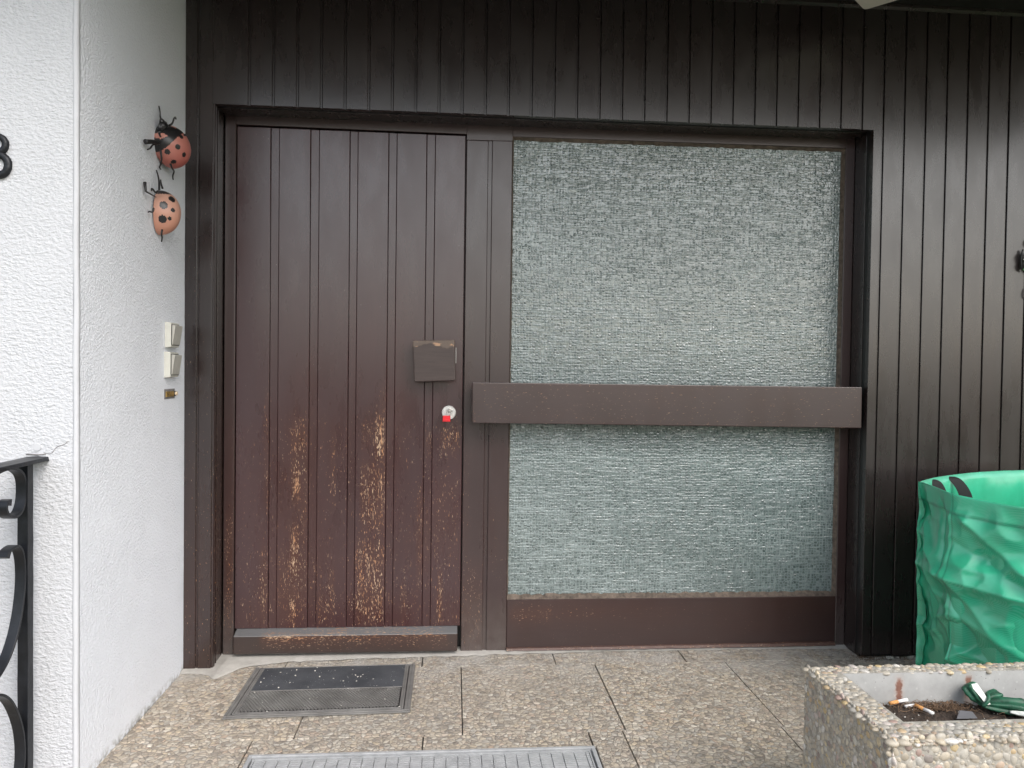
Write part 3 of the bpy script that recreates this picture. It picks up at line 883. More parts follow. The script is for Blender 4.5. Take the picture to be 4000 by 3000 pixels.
for i in range(N + 1):
    x = 1.4788 + (2.80 - 1.4788) * i / N
    tt = max(0, (x - 1.5) / 1.3)
    zt = .016 - .002 + .004 * tt * (1 + mnoise.noise(Vector((x * 12, 0, 5))))
    vs += [(x, .112 - .003 * mnoise.noise(Vector((x * 30, 1, 1))), .0095), (x, .116, zt + .003), (x, .149, zt + .006), (x, .149, .0095)]
fs = [(i * 4 + a, i * 4 + (a + 1) % 4, i * 4 + 4 + (a + 1) % 4, i * 4 + 4 + a) for i in range(N) for a in range(4)]
g.add(vs, [tuple(reversed(f)) for f in fs])
g.build('worn_sill', wood('bare worn sill', (.06, .03, .024), (.13, .055, .035), horiz=True, rough=.6, fleckamt=1.0), wn, wear=lambda P: np.full(len(P), .35))
g = MB()
g.hexa([(1.3338, .018, .8990), (2.8352, .018, .8895), (2.8352, .056, .8895), (1.3338, .056, .8990), (1.3322, .018, 1.0498), (2.8340, .018, 1.0485), (2.8340, .056, 1.0485), (1.3322, .056, 1.0498)])
cb = g.build('cross_board', 'rail', wn, bevel=.003)
a = cb.data.attributes.new('wear', 'FLOAT', 'POINT'); a.data.foreach_set('value', [.085] * len(cb.data.vertices))
for xa_, xb_ in ((1.3300, 1.3620), (2.78, 2.8435)):
    g = MB(); g.box(xa_, xb_, .0563, YF - .001, .927, 1.022)
    sp2 = g.build('spacer_block', 'frame', None, bevel=.002); sp2.parent = cb; sp2.location = (0, 0, 0)

# ------------------------------------------------------------------ switches and bell push
def switch(z0, z1, ynear, label, tilt):
    t = thing('light_switch', label, 'switch', (XL, ynear, z0), 'cream switches on the white wall')
    yfar = ynear + .078
    p = .020
    # tapered housing
    g = MB()
    g.hexa([(XL, ynear, z0), (XL + p, ynear + .003, z0 + .003), (XL + p, yfar - .003, z0 + .003), (XL, yfar, z0),
            (XL, ynear, z1), (XL + p, ynear + .003, z1 - .003), (XL + p, yfar - .003, z1 - .003), (XL, yfar, z1)])
    g.build('housing', 'cream', t, bevel=.002)
    g = MB()
    # frame lips
    y0, y1, a, b = ynear + .006, yfar - .006, z0 + .010, z1 - .010
    g.box(XL + p - .001, XL + p + .0012, y0 - .0015, y1 + .0015, a - .0015, b + .0015)
    g.build('gap', 'black', t)
    g = MB()
    hi = .013 if tilt > 0 else .004
    g.hexa([(XL + p + .0014, y0, a), (XL + p + .004, y0, a + .001), (XL + p + .004, y1, a + .001), (XL + p + .0014, y1, a),
            (XL + p + .0014, y0, b), (XL + p + hi, y0, b - .002), (XL + p + hi, y1, b - .002), (XL + p + .0014, y1, b)])
    g.build('rocker', 'cream_d', t, bevel=.0012)
switch(1.157, 1.2435, -.1795, 'upper cream rocker switch on the white wall beside the door', 1)
switch(1.0565, 1.1445, -.1840, 'lower cream rocker switch directly above the brass bell push', 1)
t = thing('bell_push', 'small brass bell push with ivory button set into the white wall below the switches', 'doorbell', (XL, -.135, 1.0))
g = MB(); g.box(XL - .001, XL + .0012, -.1815, -.0905, .985, 1.0185)
g.build('back_plate', 'recess', t, bevel=.0006)
g = MB(); g.box(XL + .0012, XL + .0055, -.172, -.110, .9925, 1.0105)
g.disc((XL + .0055, -.160, 1.0015), .0018, (1, 0, 0), .0008, 10, 1)
g.build('cover', ['brass', 'black'], t, bevel=.001)
g = MB(); g.box(XL + .0012, XL + .008, -.1095, -.094, .9935, 1.0105)
g.build('button_bezel', 'black', t, bevel=.001)
g = MB(); g.disc((XL + .008, -.1017, 1.002), .0065, (1, 0, 0), .006, 20)
g.build('push_button', 'ivory', t)

# ------------------------------------------------------------------ ladybirds
def ladybird(loc, head, up, label, shell, L, W, H, spots, legs, ants, headpart=True):
    t = thing('ladybird_ornament', label, 'garden ornament', loc, 'metal ladybirds on the white wall')
    Y = Vector(head).normalized(); Z = Vector(up); Z = (Z - Y * Z.dot(Y)).normalized(); X = Y.cross(Z)
    Rm = Matrix((X, Y, Z)).transposed()
    base = Vector(loc)
    # dome; local x across, y to the head, z outwards
    g = MB(); nu, nv = 120, 46; vs = []; fs = []; mi = []
    def P(u, v):      # u around, v 0..1 from rim to top
        a = v * math.pi / 2
        r_ = math.cos(a)
        yy = math.sin(u) * r_
        return Vector((math.cos(u) * r_ * W / 2, yy * L / 2 * (1.0 if yy < 0 else .97), math.sin(a) ** .92 * H))
    for j in range(nv + 1):
        for i in range(nu):
            vs.append(P(2 * math.pi * i / nu, j / nv))
    for j in range(nv):
        for i in range(nu):
            f = (j * nu + i, j * nu + (i + 1) % nu, (j + 1) * nu + (i + 1) % nu, (j + 1) * nu + i)
            c_ = sum((vs[q] for q in f), Vector()) / 4
            m = 0
            for sx, sy, sr in spots:
                # spot centre given in plan, measured along the surface
                s2 = max(0, 1 - (2 * sx / W) ** 2 - (2 * sy / L) ** 2)
                sp = Vector((sx, sy, H * math.sqrt(s2)))
                if (c_ - sp).length < sr: m = 1
            yy = c_.y / (L / 2)
            if yy > (.40 if headpart else .80) - .22 * (abs(c_.x) / (W / 2)) ** 2: m = 1
            # pale cheeks on the collar
            for sg in (-1, 1):
                if headpart and abs(c_.x - sg * W * .25) < W * .07 and abs(c_.y - L * .37) < L * .055 and c_.z > .1 * H: m = 0
            mi.append(m); fs.append(f)
    g.v = [tuple(v) for v in vs]; g.f = fs; g.mi = mi; g.r = [.5] * len(fs); g.smooth = [True] * len(fs)
    b = len(g.v)
    g.add([tuple(v) for v in vs[:nu]], [tuple(reversed(range(nu)))], 1)
    def put(g, name, mats, par=t):
        me_o = g.build(name, mats, None)
        me_o.parent = par
        me_o.matrix_local = Rm.to_4x4()
        return me_o
    sh = put(g, 'shell', [shell, 'bugblack'])
    if headpart:
        g = MB()
        pts = [(0, L * .42, H * .30), (0, L * .47, H * .34), (0, L * .52, H * .32), (0, L * .54, H * .26)]
        g.tube(pts, [W * .10, W * .15, W * .13, W * .05], 16)
        put(g, 'head', 'bugblack')
        for sg in (-1, 1):
            g = MB(); g.disc((sg * W * .10, L * .515, H * .42), W * .045, (sg * .5, .5, .6), .004, 16)
            put(g, 'eye', 'bugblack')
    for pl in legs:
        g = MB(); pts = smoothpts(pl, 4); n = len(pts)
        g.tube(pts, [.0034 - .0014 * i / n for i in range(n)], 6)
        g2 = g.build('leg', 'bugblack', t)
    for pl, r_ in ants:
        g = MB(); pts = smoothpts(pl, 4); n = len(pts)
        g.tube(pts, [r_ * (.55 + .45 * i / n) for i in range(n)], 8)
        g.build('antenna', 'bugblack', t)
    return t

def wp(u, v, out=0.0):
    """point on the return wall (x = XL + out) seen at photo position u, v: used once to lay out the wire legs"""
    d = F + R_ * ((u - 2000) / 2894.7) - U_ * ((v - 1500) / 2894.7)
    c_ = Vector((1.2671, -2.7246, 1.1021))
    return tuple(c_ + d * ((XL + out - c_.x) / d.x))
q = lambda cx_, cy_: (450 + cx_ * .3917, 350 + cy_ * .3917)
L1 = [[wp(*q(498, 360), .03), wp(*q(485, 315), .028), wp(*q(452, 280), .022), wp(*q(447, 220), .012), wp(*q(436, 165), .004)],
      [wp(*q(540, 358), .05), wp(*q(570, 335), .05), wp(*q(585, 290), .045), wp(*q(600, 275), .04), wp(*q(606, 295), .037)],
      [wp(*q(450, 385), .02), wp(*q(448, 330), .018), wp(*q(453, 280), .012)],
      [wp(*q(452, 600), .02), wp(*q(462, 680), .022), wp(*q(455, 740), .014), wp(*q(443, 775), .008), wp(*q(455, 795), .004)],
      [wp(*q(550, 740), .05), wp(*q(568, 785), .05), wp(*q(586, 815), .045), wp(*q(574, 860), .035), wp(*q(578, 898), .03)],
      [wp(*q(420, 545), .02), wp(*q(375, 550), .016), wp(*q(350, 585), .008), wp(*q(322, 597), .004)],
      [wp(*q(690, 455), .10), wp(*q(703, 450), .105), wp(*q(710, 462), .105)]]
A1 = [([wp(*q(440, 535), .035), wp(*q(380, 520), .025), wp(*q(300, 520), .012)], .0085),
      ([wp(*q(450, 470), .04), wp(*q(440, 430), .045), wp(*q(470, 415), .05)], .005)]
def spots_at(loc, head, up, L, W, H, px):
    """local spot centres on the dome from where the photo shows them"""
    Y = Vector(head).normalized(); Z = Vector(up); Z = (Z - Y * Z.dot(Y)).normalized(); X = Y.cross(Z); out = []
    c_ = Vector((1.2671, -2.7246, 1.1021))
    for u, v, r_ in px:
        u, v = q(u, v); d = F + R_ * ((u - 2000) / 2894.7) - U_ * ((v - 1500) / 2894.7)
        o_ = c_ - Vector(loc); O_ = Vector((o_.dot(X) / (W / 2), o_.dot(Y) / (L / 2), o_.dot(Z) / H)); D_ = Vector((d.dot(X) / (W / 2), d.dot(Y) / (L / 2), d.dot(Z) / H))
        A_, B_, C2 = D_.dot(D_), 2 * O_.dot(D_), O_.dot(O_) - 1
        disc = B_ * B_ - 4 * A_ * C2
        if disc < 0: continue
        p = O_ + D_ * ((-B_ - math.sqrt(disc)) / (2 * A_))
        out.append((p.x * W / 2, p.y * L / 2, r_))
    return out
b1 = dict(loc=(XL + .020, -.205, 1.813), head=(-.30, -.62, .72), up=(.86, -.48, .10), L=.142, W=.130, H=.066)
ladybird(b1['loc'], b1['head'], b1['up'], 'reddish ladybird ornament with black head, the upper one touching the dark boards', 'shell_red', b1['L'], b1['W'], b1['H'],
         spots_at(**b1, px=[(658, 468, .0082), (625, 572, .0085), (521, 619, .0088), (686, 650, .0080), (583, 718, .0085), (604, 380, .0085)]), L1, A1)
L2 = [[wp(*q(440, 1000), .03), wp(*q(438, 930), .026), wp(*q(428, 860), .015), wp(*q(412, 805), .004)],
      [wp(*q(472, 985), .045), wp(*q(458, 940), .045), wp(*q(453, 900), .04)],
      [wp(*q(425, 1012), .02), wp(*q(400, 1025), .02), wp(*q(375, 992), .012), wp(*q(362, 990), .008), wp(*q(365, 1010), .004)],
      [wp(*q(385, 1180), .02), wp(*q(370, 1220), .016), wp(*q(345, 1215), .01), wp(*q(330, 1222), .004)],
      [wp(*q(468, 1398), .03), wp(*q(462, 1440), .03), wp(*q(467, 1480), .026), wp(*q(462, 1516), .02)]]
A2 = [([wp(*q(405, 1072), .02), wp(*q(350, 1040), .018), wp(*q(310, 1018), .012)], .003),
      ([wp(*q(306, 1020), .012), wp(*q(300, 970), .010), wp(*q(296, 928), .006)], .0055)]
b2 = dict(loc=(XL + .004, -.238, 1.592), head=(.02, .06, 1.0), up=(1.0, .02, -.02), L=.146, W=.100, H=.066)
ladybird(b2['loc'], b2['head'], b2['up'], 'pale orange ladybird ornament seen from the side, the lower one below the red ladybird', 'shell_pale', b2['L'], b2['W'], b2['H'],
         spots_at(**b2, px=[(482, 1152, .0125), (472, 1291, .0125), (566, 1092, .0115), (575, 1203, .0070), (543, 1286, .0062)]), L2, A2, headpart=False)

# ------------------------------------------------------------------ house number (figure eight, forged)
g = MB()
def ring(cx_, cz, rx, rz, w_, n=56):
    vs = []; fs = []
    for i in range(n):
        a = 2 * math.pi * i / n
        ca, sa = math.cos(a), math.sin(a)
        jag = 1 + .03 * mnoise.noise(Vector((ca * 4 + cz * 9, sa * 4, 0)))
        for dr_, dy in ((0, 0), (.0, .0065), (.30, .0095 + .0012 * mnoise.noise(Vector((ca * 9, sa * 9, cz)))), (.65, .0100 + .0014 * mnoise.noise(Vector((ca * 8, sa * 8, cz + 4)))), (1, .0065), (1, 0)):
            k_ = 1 - (w_ / rx) * (1 - dr_) if True else 1
            R1 = rx - w_ * (1 - dr_); R2 = rz - w_ * (1 - dr_)
            vs.append((cx_ + ca * R1 * jag, -.7495 - dy, cz + sa * R2 * jag))
    for i in range(n):
        j = (i + 1) % n
        for a in range(5):
            fs.append((i * 6 + a, i * 6 + a + 1, j * 6 + a + 1, j * 6 + a))
    g.add(vs, fs, smooth=True)
ring(.1135, 1.650, .0265, .0275, .0150)
ring(.1145, 1.598, .0330, .0345, .0175)
t = g.build('house_number', 'iron')
tag(t, 'black forged house number 8 on the white front wall above the iron railing', 'house number')

# ------------------------------------------------------------------ wrought-iron railing
t = thing('railing', 'black wrought iron railing with scrolls and square post in front of the white wall', 'railing', (.2, -.8, 0))
g = MB(); pr_ = []
vs = []; N = 60
for i in range(N + 1):
    y = -.7475 - 1.7 * i / N
    e = lambda s_: .0012 * mnoise.noise(Vector((y * 30, s_, 0)))
    zz = .861 - (.0 if y > -.80 else 0)
    vs += [(.180 + e(1), y, zz - .010 + e(2)), (.236 + e(3), y, zz - .010 + e(4)), (.234 + e(5), y, zz + e(6)), (.208 + e(7), y, zz + .0015 + e(8)), (.182 + e(9), y, zz + e(10))]
fs = [(i * 5 + a, i * 5 + 5 + a, i * 5 + 5 + (a + 1) % 5, i * 5 + (a + 1) % 5) for i in range(N) for a in range(5)]
fs.append((0, 1, 2, 3, 4)); fs.append(tuple(N * 5 + a for a in (4, 3, 2, 1, 0)))
g.add(vs, fs)
g.build('handrail', 'iron', t, bevel=.0012)
for y0 in (-.792, -1.75):
    g = MB(); g.prism([(.1885, y0 - .012), (.2135, y0 - .012), (.2135, y0 + .013), (.1885, y0 + .013)], -.02, .851, nz=40)
    g.v = [(x + .0008 * mnoise.noise(Vector((x * 50, y * 50, z * 25))), y + .0008 * mnoise.noise(Vector((z * 25, y * 50, x))), z) for x, y, z in g.v]
    g.build('post', 'iron', t, bevel=.001)
SA = [(-.9112, .8440), (-.8913, .8470), (-.8669, .8475), (-.8418, .8420), (-.8180, .8285), (-.8065, .8082), (-.8045, .7819), (-.8100, .752), (-.8248, .7325), (-.8504, .7265), (-.8740, .7366), (-.8835, .7519), (-.8800, .7663), (-.8660, .7655)]
SB = [(-.8796, .6350), (-.8672, .6500), (-.8378, .6531), (-.8190, .6355), (-.8100, .6012), (-.8090, .5594), (-.8150, .5148), (-.8280, .4673), (-.8486, .4237), (-.876, .3893), (-.9123, .3643), (-.96, .345)]
SC = [(-.96, .335), (-.9124, .32), (-.8843, .3025), (-.8595, .2762), (-.8351, .2336), (-.8180, .1881), (-.8110, .1417), (-.8130, .1017), (-.8242, .0661), (-.8429, .0371), (-.87, .03)]
for S, tail in ((SA, 1), (SB, 0), (SC, 2)):
    pts = smoothpts(S, 6); n = len(pts)
    th = []
    for i in range(n):
        f_ = i / (n - 1)
        tt = .0065
        if tail == 1: tt += .010 * max(0, (f_ - .90) / .1)
        if tail == 0: tt += .006 * max(0, (.10 - f_) / .1)
        th.append(tt)
    g = MB(); g.ribbon(pts, .187, .2115, th)
    g.build('scroll', 'iron', t, bevel=.001)
    # the mirrored scroll on the far side of the panel (towards the camera)
    g = MB(); g.ribbon([(-2.542 - p.x, p.y) for p in pts][::-1], .187, .2115, th[::-1])
    g.build('scroll', 'iron', t, bevel=.001)

# ------------------------------------------------------------------ doormat
t = thing('doormat', 'grey rubber doormat with dark carpet half and honeycomb half on the pebble slabs', 'doormat', (.85, -.19, .002))
mc = [Vector((.5615, -.0095, 0)), Vector((1.1348, .0035, 0)), Vector((1.1378, -.3695, 0)), Vector((.5610, -.3876, 0))]   # BL BR FR FL
def mp(u, v, z):   # u 0..1 across, v 0..1 back to front
    p = mc[0] * (1 - u) * (1 - v) + mc[1] * u * (1 - v) + mc[2] * u * v + mc[3] * (1 - u) * v
    return (p.x, p.y, z)
def mbox(g, u0, u1, v0, v1, z0, z1, mi=0):
    g.hexa([mp(u0, v1, z0), mp(u1, v1, z0), mp(u1, v0, z0), mp(u0, v0, z0), mp(u0, v1, z1), mp(u1, v1, z1), mp(u1, v0, z1), mp(u0, v0, z1)], mi)
g = MB(); mbox(g, 0, 1, 0, 1, .0022, .007)
mbox(g, .004, .018, .006, .994, .007, .0125); mbox(g, .982, .996, .006, .994, .007, .0125)
mbox(g, .018, .982, .975, .993, .007, .0115); mbox(g, .018, .982, .007, .015, .007, .0115)
mbox(g, .018, .034, .02, .97, .007, .0108); mbox(g, .966, .982, .02, .97, .007, .0108)
mbox(g, .040, .051, .0, .955, .007, .0120); mbox(g, .949, .960, .045, .955, .007, .0120)
mbox(g, .051, .949, .925, .940, .007, .0105); mbox(g, .051, .949, .950, .962, .007, .0105)
mbox(g, .063, .937, .508, .520, .007, .0105)
mbox(g, .051, .063, .02, .92, .007, .0110); mbox(g, .937, .949, .02, .92, .007, .0110)
g.build('rubber_frame', 'rubber', t, bevel=.0012)
g = MB(); mbox(g, .0635, .9365, .020, .5075, .0072, .0100)
g.build('carpet_insert', 'carpet', t)
# honeycomb: real raised walls around open cells
g = MB()
nc, nr = 46, 17
for r_ in range(nr):
    for c_ in range(nc):
        u = .068 + (.864) * (c_ + (.5 if r_ % 2 else 0)) / nc
        v = .532 + .385 * (r_ + .5) / nr
        hw, hh, th_ = .864 / nc / 2, .385 / nr * .62, .0032
        outer = [mp(u + hw * math.cos(a), v + hh * math.sin(a) * 1.02, .0108) for a in [math.pi / 6 + i * math.pi / 3 for i in range(6)]]
        inner = [mp(u + hw * .66 * math.cos(a), v + hh * .62 * math.sin(a), .0105) for a in [math.pi / 6 + i * math.pi / 3 for i in range(6)]]
        low = [(p[0], p[1], .0073) for p in inner]
        vs = outer + inner + low
        fs = [(i, (i + 1) % 6, 6 + (i + 1) % 6, 6 + i) for i in range(6)] + [(6 + i, 6 + (i + 1) % 6, 12 + (i + 1) % 6, 12 + i) for i in range(6)]
        g.add(vs, [tuple(reversed(f)) for f in fs])
g.build('honeycomb', 'rubber', t)
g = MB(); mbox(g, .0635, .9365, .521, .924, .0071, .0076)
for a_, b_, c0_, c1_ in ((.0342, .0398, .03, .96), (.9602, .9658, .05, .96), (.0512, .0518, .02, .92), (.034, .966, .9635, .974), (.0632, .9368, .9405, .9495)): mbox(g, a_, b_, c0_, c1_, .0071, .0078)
g.build('mat_groove_shade', 'black', t)  # black sheet and strips stand in for shade in cells and grooves

# ------------------------------------------------------------------ boot-scraper grate
t = thing('boot_scraper_grate', 'galvanised steel grating with close bars let into the pebble slabs at the bottom', 'grate', (1.195, -.85, 0))
g = MB()
ang = lambda x0, x1, y0, y1: g.box(x0, x1, y0, y1, -.03, .003)
ang(GX0 - .001, GX1, GY1 - .012, GY1 - .001); ang(GX0 - .001, GX1, GY0 + .001, GY0 + .012)
ang(GX0 - .001, GX0 + .010, GY0 + .0121, GY1 - .0121); ang(GX1 - .012, GX1 - .001, GY0 + .0121, GY1 - .0121)
g.build('outer_frame', 'galv', t, bevel=.0008)
g = MB()
x0, x1, y0, y1 = GX0 + .016, GX1 - .018, GY0 + .018, GY1 - .020
g.box(x0, x1, y1 - .004, y1, -.022, .001); g.box(x0, x1, y0, y0 + .004, -.022, .001); g.box(x0, x0 + .004, y0 + .0041, y1 - .0041, -.022, .001); g.box(x1 - .004, x1, y0 + .0041, y1 - .0041, -.022, .001)
y = y1 - .0125
xs_ = [x0 + .0041]
while xs_[-1] + .0333 < x1 - .006: xs_.append(xs_[-1] + .0333)
xs_.append(x1 - .0041)
while y > y0 + .006:
    for a_, b_ in zip(xs_[:-1], xs_[1:]):
        g.box(a_ + .0013, b_ - .0013, y - .0039, y + .0039, -.016, -.0004 + random.uniform(-.0004, .0002))
    y -= .0102
for x in xs_[1:-1]:
    g.box(x - .0012, x + .0012, y0 + .0042, y1 - .0042, -.020, -.007)
g.build('grid', 'galv', t)
g = MB(); g.box(GX0, GX1, GY0, GY1, -.09, -.08)
g.build('pit_floor', 'pit', t)

# ------------------------------------------------------------------ planter
PX0, PX1, PY0, PY1, PH = 2.113, 2.92, -1.374, -1.016, .398
IX0, IX1, IY0, IY1 = 2.186, 2.845, -1.2975, -1.060
t = thing('planter', 'pebble-faced concrete planter trough with rust stains inside, in front of the green bag', 'planter', ((PX0 + PX1) / 2, (PY0 + PY1) / 2, .003))
g = MB(); e_ = .004
O = [(PX0 + e_, PY0 + e_), (PX1 - e_, PY0 + e_), (PX1 - e_, PY1 - e_), (PX0 + e_, PY1 - e_)]
I = [(IX0, IY0), (IX1, IY0), (IX1, IY1), (IX0, IY1)]
vs = [(x, y, .003) for x, y in O] + [(x, y, PH - .004) for x, y in O] + [(x, y, PH - .004) for x, y in I] + [(x, y, .25) for x, y in I]
fs = [(i, (i + 1) % 4, 4 + (i + 1) % 4, 4 + i) for i in range(4)] + [(4 + i, 4 + (i + 1) % 4, 8 + (i + 1) % 4, 8 + i) for i in range(4)]
fm = [(8 + i, 8 + (i + 1) % 4, 12 + (i + 1) % 4, 12 + i) for i in range(4)] + [(12, 13, 14, 15)]
g.add(vs, fs, 1); g.add(vs, fm, 0); g.add(vs[:4], [(3, 2, 1, 0)], 1)
g.build('trough', ['concrete', 'mortar'], t)
# stones: icosphere template, instanced into ONE mesh with numpy
import bmesh
bm = bmesh.new(); bmesh.ops.create_icosphere(bm, subdivisions=2, radius=1.0)
tv = np.array([v.co[:] for v in bm.verts]); tf = np.array([[v.index for v in f.verts] for f in bm.faces]); bm.free()
def stones(name, pts, nrm, sizes, mat, parent, flat=.5, sink=.25, stretch=1.35):
    n = len(pts); V = np.empty((n * len(tv), 3)); Fc = np.empty((n * len(tf), 3), int); rn = np.empty(n * len(tf))
    for i in range(n):
        nz = Vector(nrm[i]).normalized(); u = nz.orthogonal().normalized(); a = random.uniform(0, math.pi)
        w_ = nz.cross(u); u, w_ = u * math.cos(a) + w_ * math.sin(a), w_ * math.cos(a) - u * math.sin(a)
        s = sizes[i]; st = random.uniform(1.0, stretch); fl_ = flat * random.uniform(.8, 1.2)
        jit = 1 + .07 * rng.standard_normal((len(tv), 1))
        L_ = tv * jit
        Pn = (L_[:, :1] * np.array(u) * s * st + L_[:, 1:2] * np.array(w_) * s / math.sqrt(st) + L_[:, 2:] * np.array(nz) * s * fl_)
        V[i * len(tv):(i + 1) * len(tv)] = Pn + np.array(pts[i]) - np.array(nz) * s * fl_ * sink
        Fc[i * len(tf):(i + 1) * len(tf)] = tf + i * len(tv)
        rn[i * len(tf):(i + 1) * len(tf)] = random.random()
    me = bpy.data.meshes.new(name)
    me.vertices.add(len(V)); me.vertices.foreach_set('co', V.ravel())
    me.loops.add(Fc.size); me.loops.foreach_set('vertex_index', Fc.ravel().astype(np.int32))
    me.polygons.add(len(Fc)); me.polygons.foreach_set('loop_start', np.arange(0, Fc.size, 3, dtype=np.int32))
    me.update(calc_edges=True)
    me.polygons.foreach_set('use_smooth', np.ones(len(Fc), bool))
    at_ = me.attributes.new('rnd', 'FLOAT', 'FACE'); at_.data.foreach_set('value', rn.astype(np.float32))
    me.materials.append(M_[mat])
    ob = bpy.data.objects.new(name, me); col.objects.link(ob)
    if parent is not None:
        ob.parent = parent; ob.location = -Vector(parent.location)
    return ob
def poisson(w_, h_, r_, tries=14):
    """dart throwing with varied radii on a w x h rectangle"""
    cell = .02; grid = {}; out = []
    N = int(w_ * h_ / (r_ * r_) * tries)
    for k_ in range(N):
        f_ = k_ / N
        rr = r_ * (random.uniform(1.15, 1.75) if f_ < .12 else random.uniform(.75, 1.15) if f_ < .5 else random.uniform(.4, .75))
        x, y = random.uniform(0, w_), random.uniform(0, h_)
        ci, cj = int(x / cell), int(y / cell); ok = True
        for a in (-1, 0, 1):
            for b in (-1, 0, 1):
                for (px, py, pr2) in grid.get((ci + a, cj + b), ()):
                    if (px - x) ** 2 + (py - y) ** 2 < (.86 * (pr2 + rr)) ** 2: ok = False; break
                if not ok: break
            if not ok: break
        if ok:
            grid.setdefault((ci, cj), []).append((x, y, rr)); out.append((x, y, rr))
    return out
pts, nr_, sz = [], [], []
RS = .0068
for x, y, r_ in poisson(PX1 - PX0, .18, RS): pts.append((PX0 + x, PY0 + e_, PH - .18 + y)); nr_.append((0, -1, 0)); sz.append(r_)
for x, y, r_ in poisson(PY1 - PY0, PH - .01, RS * .85): pts.append((PX0 + e_, PY0 + x, .01 + y)); nr_.append((-1, 0, 0)); sz.append(r_)
for x, y, r_ in poisson(PX1 - PX0, PY1 - PY0, RS):
    X, Y = PX0 + x, PY0 + y
    m_ = .002 + .004 * random.random()
    if IX0 - m_ < X < IX1 + m_ and IY0 - m_ < Y < IY1 + m_: continue
    pts.append((X, Y, PH - .004)); nr_.append((0, 0, 1)); sz.append(r_)
for k_ in range(170):      # rounded arris
    f_ = random.random()
    pts.append((PX0 + f_ * (PX1 - PX0), PY0 + .004, PH - .007)); nr_.append((0, -1, 1)); sz.append(random.uniform(.005, .0085))
for k_ in range(75):
    f_ = random.random()
    pts.append((PX0 + .004, PY0 + f_ * (PY1 - PY0), PH - .007)); nr_.append((-1, 0, 1)); sz.append(random.uniform(.004, .0075))
tag(stones('pebble_facing', pts, nr_, sz, 'pebble', t, flat=.5, sink=.52), None)

# soil in the planter
g = MB(); nx, ny = 150, 56; vs = []
for j in range(ny + 1):
    for i in range(nx + 1):
        x = IX0 - .002 + (IX1 - IX0 + .004) * i / nx; y = IY0 - .002 + (IY1 - IY0 + .004) * j / ny
        z = .315 + .006 * mnoise.noise(Vector((x * 18, y * 18, 0))) + .004 * mnoise.noise(Vector((x * 90, y * 90, 1))) + .0025 * mnoise.noise(Vector((x * 260, y * 260, 2)))
        vs.append((x, y, z))
fs = [(j * (nx + 1) + i, j * (nx + 1) + i + 1, (j + 1) * (nx + 1) + i + 1, (j + 1) * (nx + 1) + i) for j in range(ny) for i in range(nx)]
g.add(vs, fs)
for k_ in range(420):
    x = random.uniform(IX0 + .03, IX1 - .02); y = random.uniform(IY0 + .02, IY1 - .01)
    if k_ < 260: x = random.gauss(2.40, .045); y = random.uniform(-1.10, -1.065)
    x = min(max(x, IX0 + .02), IX1 - .02)
    a = random.uniform(0, 6.28); l = random.uniform(.006, .028)
    z = .320 + random.uniform(0, .006)
    mid = (x + math.cos(a) * l / 2, min(y + math.sin(a) * l / 2, IY1 - .004), z + random.uniform(.0, .007)); end = (x + math.cos(a + .4) * l, min(y + math.sin(a + .4) * l, IY1 - .004), z + random.uniform(-.002, .003))
    g.tube([(x, y, z - .003), mid, end], [.0006, .0007, .0003], 4, 1, cap=False)
for k_ in range(90):
    x = random.uniform(IX0 + .02, IX1 - .02); y = random.uniform(IY0 + .01, IY1 - .01); s = random.uniform(.0008, .0022)
    g.disc((x, y, .319), s, (random.uniform(-.5, .5), random.uniform(-.5, .5), 1), s * .8, 6, 2)
tag(g.build('soil', ['soil', 'twig', 'grit']), 'dark soil with dry twigs and pale grit filling the planter', 'soil', kind='stuff')

# cigarette ends
def cig(a, b, c_, r_, label):
    a, b, c_ = Vector(a), Vector(b), Vector(c_)
    t = thing('cigarette_butt', label, 'cigarette butt', tuple((a + c_) / 2), 'cigarette butts on the planter soil')
    g = MB(); g.tube([a, a.lerp(b, .5), b], [r_ * .96, r_, r_ * .98], 14); g.build('filter', 'filter', t)
    g = MB(); m = b.lerp(c_, .5) + Vector((.0006, -.0006, .0008))
    g.tube([b + (c_ - b) * .02, m, c_], [r_ * .93, r_ * .88, r_ * .97], 14); g.build('paper_tube', 'cigwhite', t)
cig((2.293, -1.076, .3285), (2.315, -1.072, .3305), (2.341, -1.068, .3325), .0042, 'straight cigarette butt with orange filter lying by the left rust stain')
cig((2.350, -1.085, .3275), (2.358, -1.105, .3270), (2.366, -1.127, .3265), .0043, 'bent cigarette butt with cork-coloured filter and bulging white tip')
g = MB(); g.tube([(2.327, -1.083, .3235), (2.345, -1.080, .3240), (2.353, -1.079, .3240)], .0036, 10)
tag(g.build('paper_roll', 'cigwhite'), 'small white paper tube lying under the bent cigarette butt', 'paper scrap')

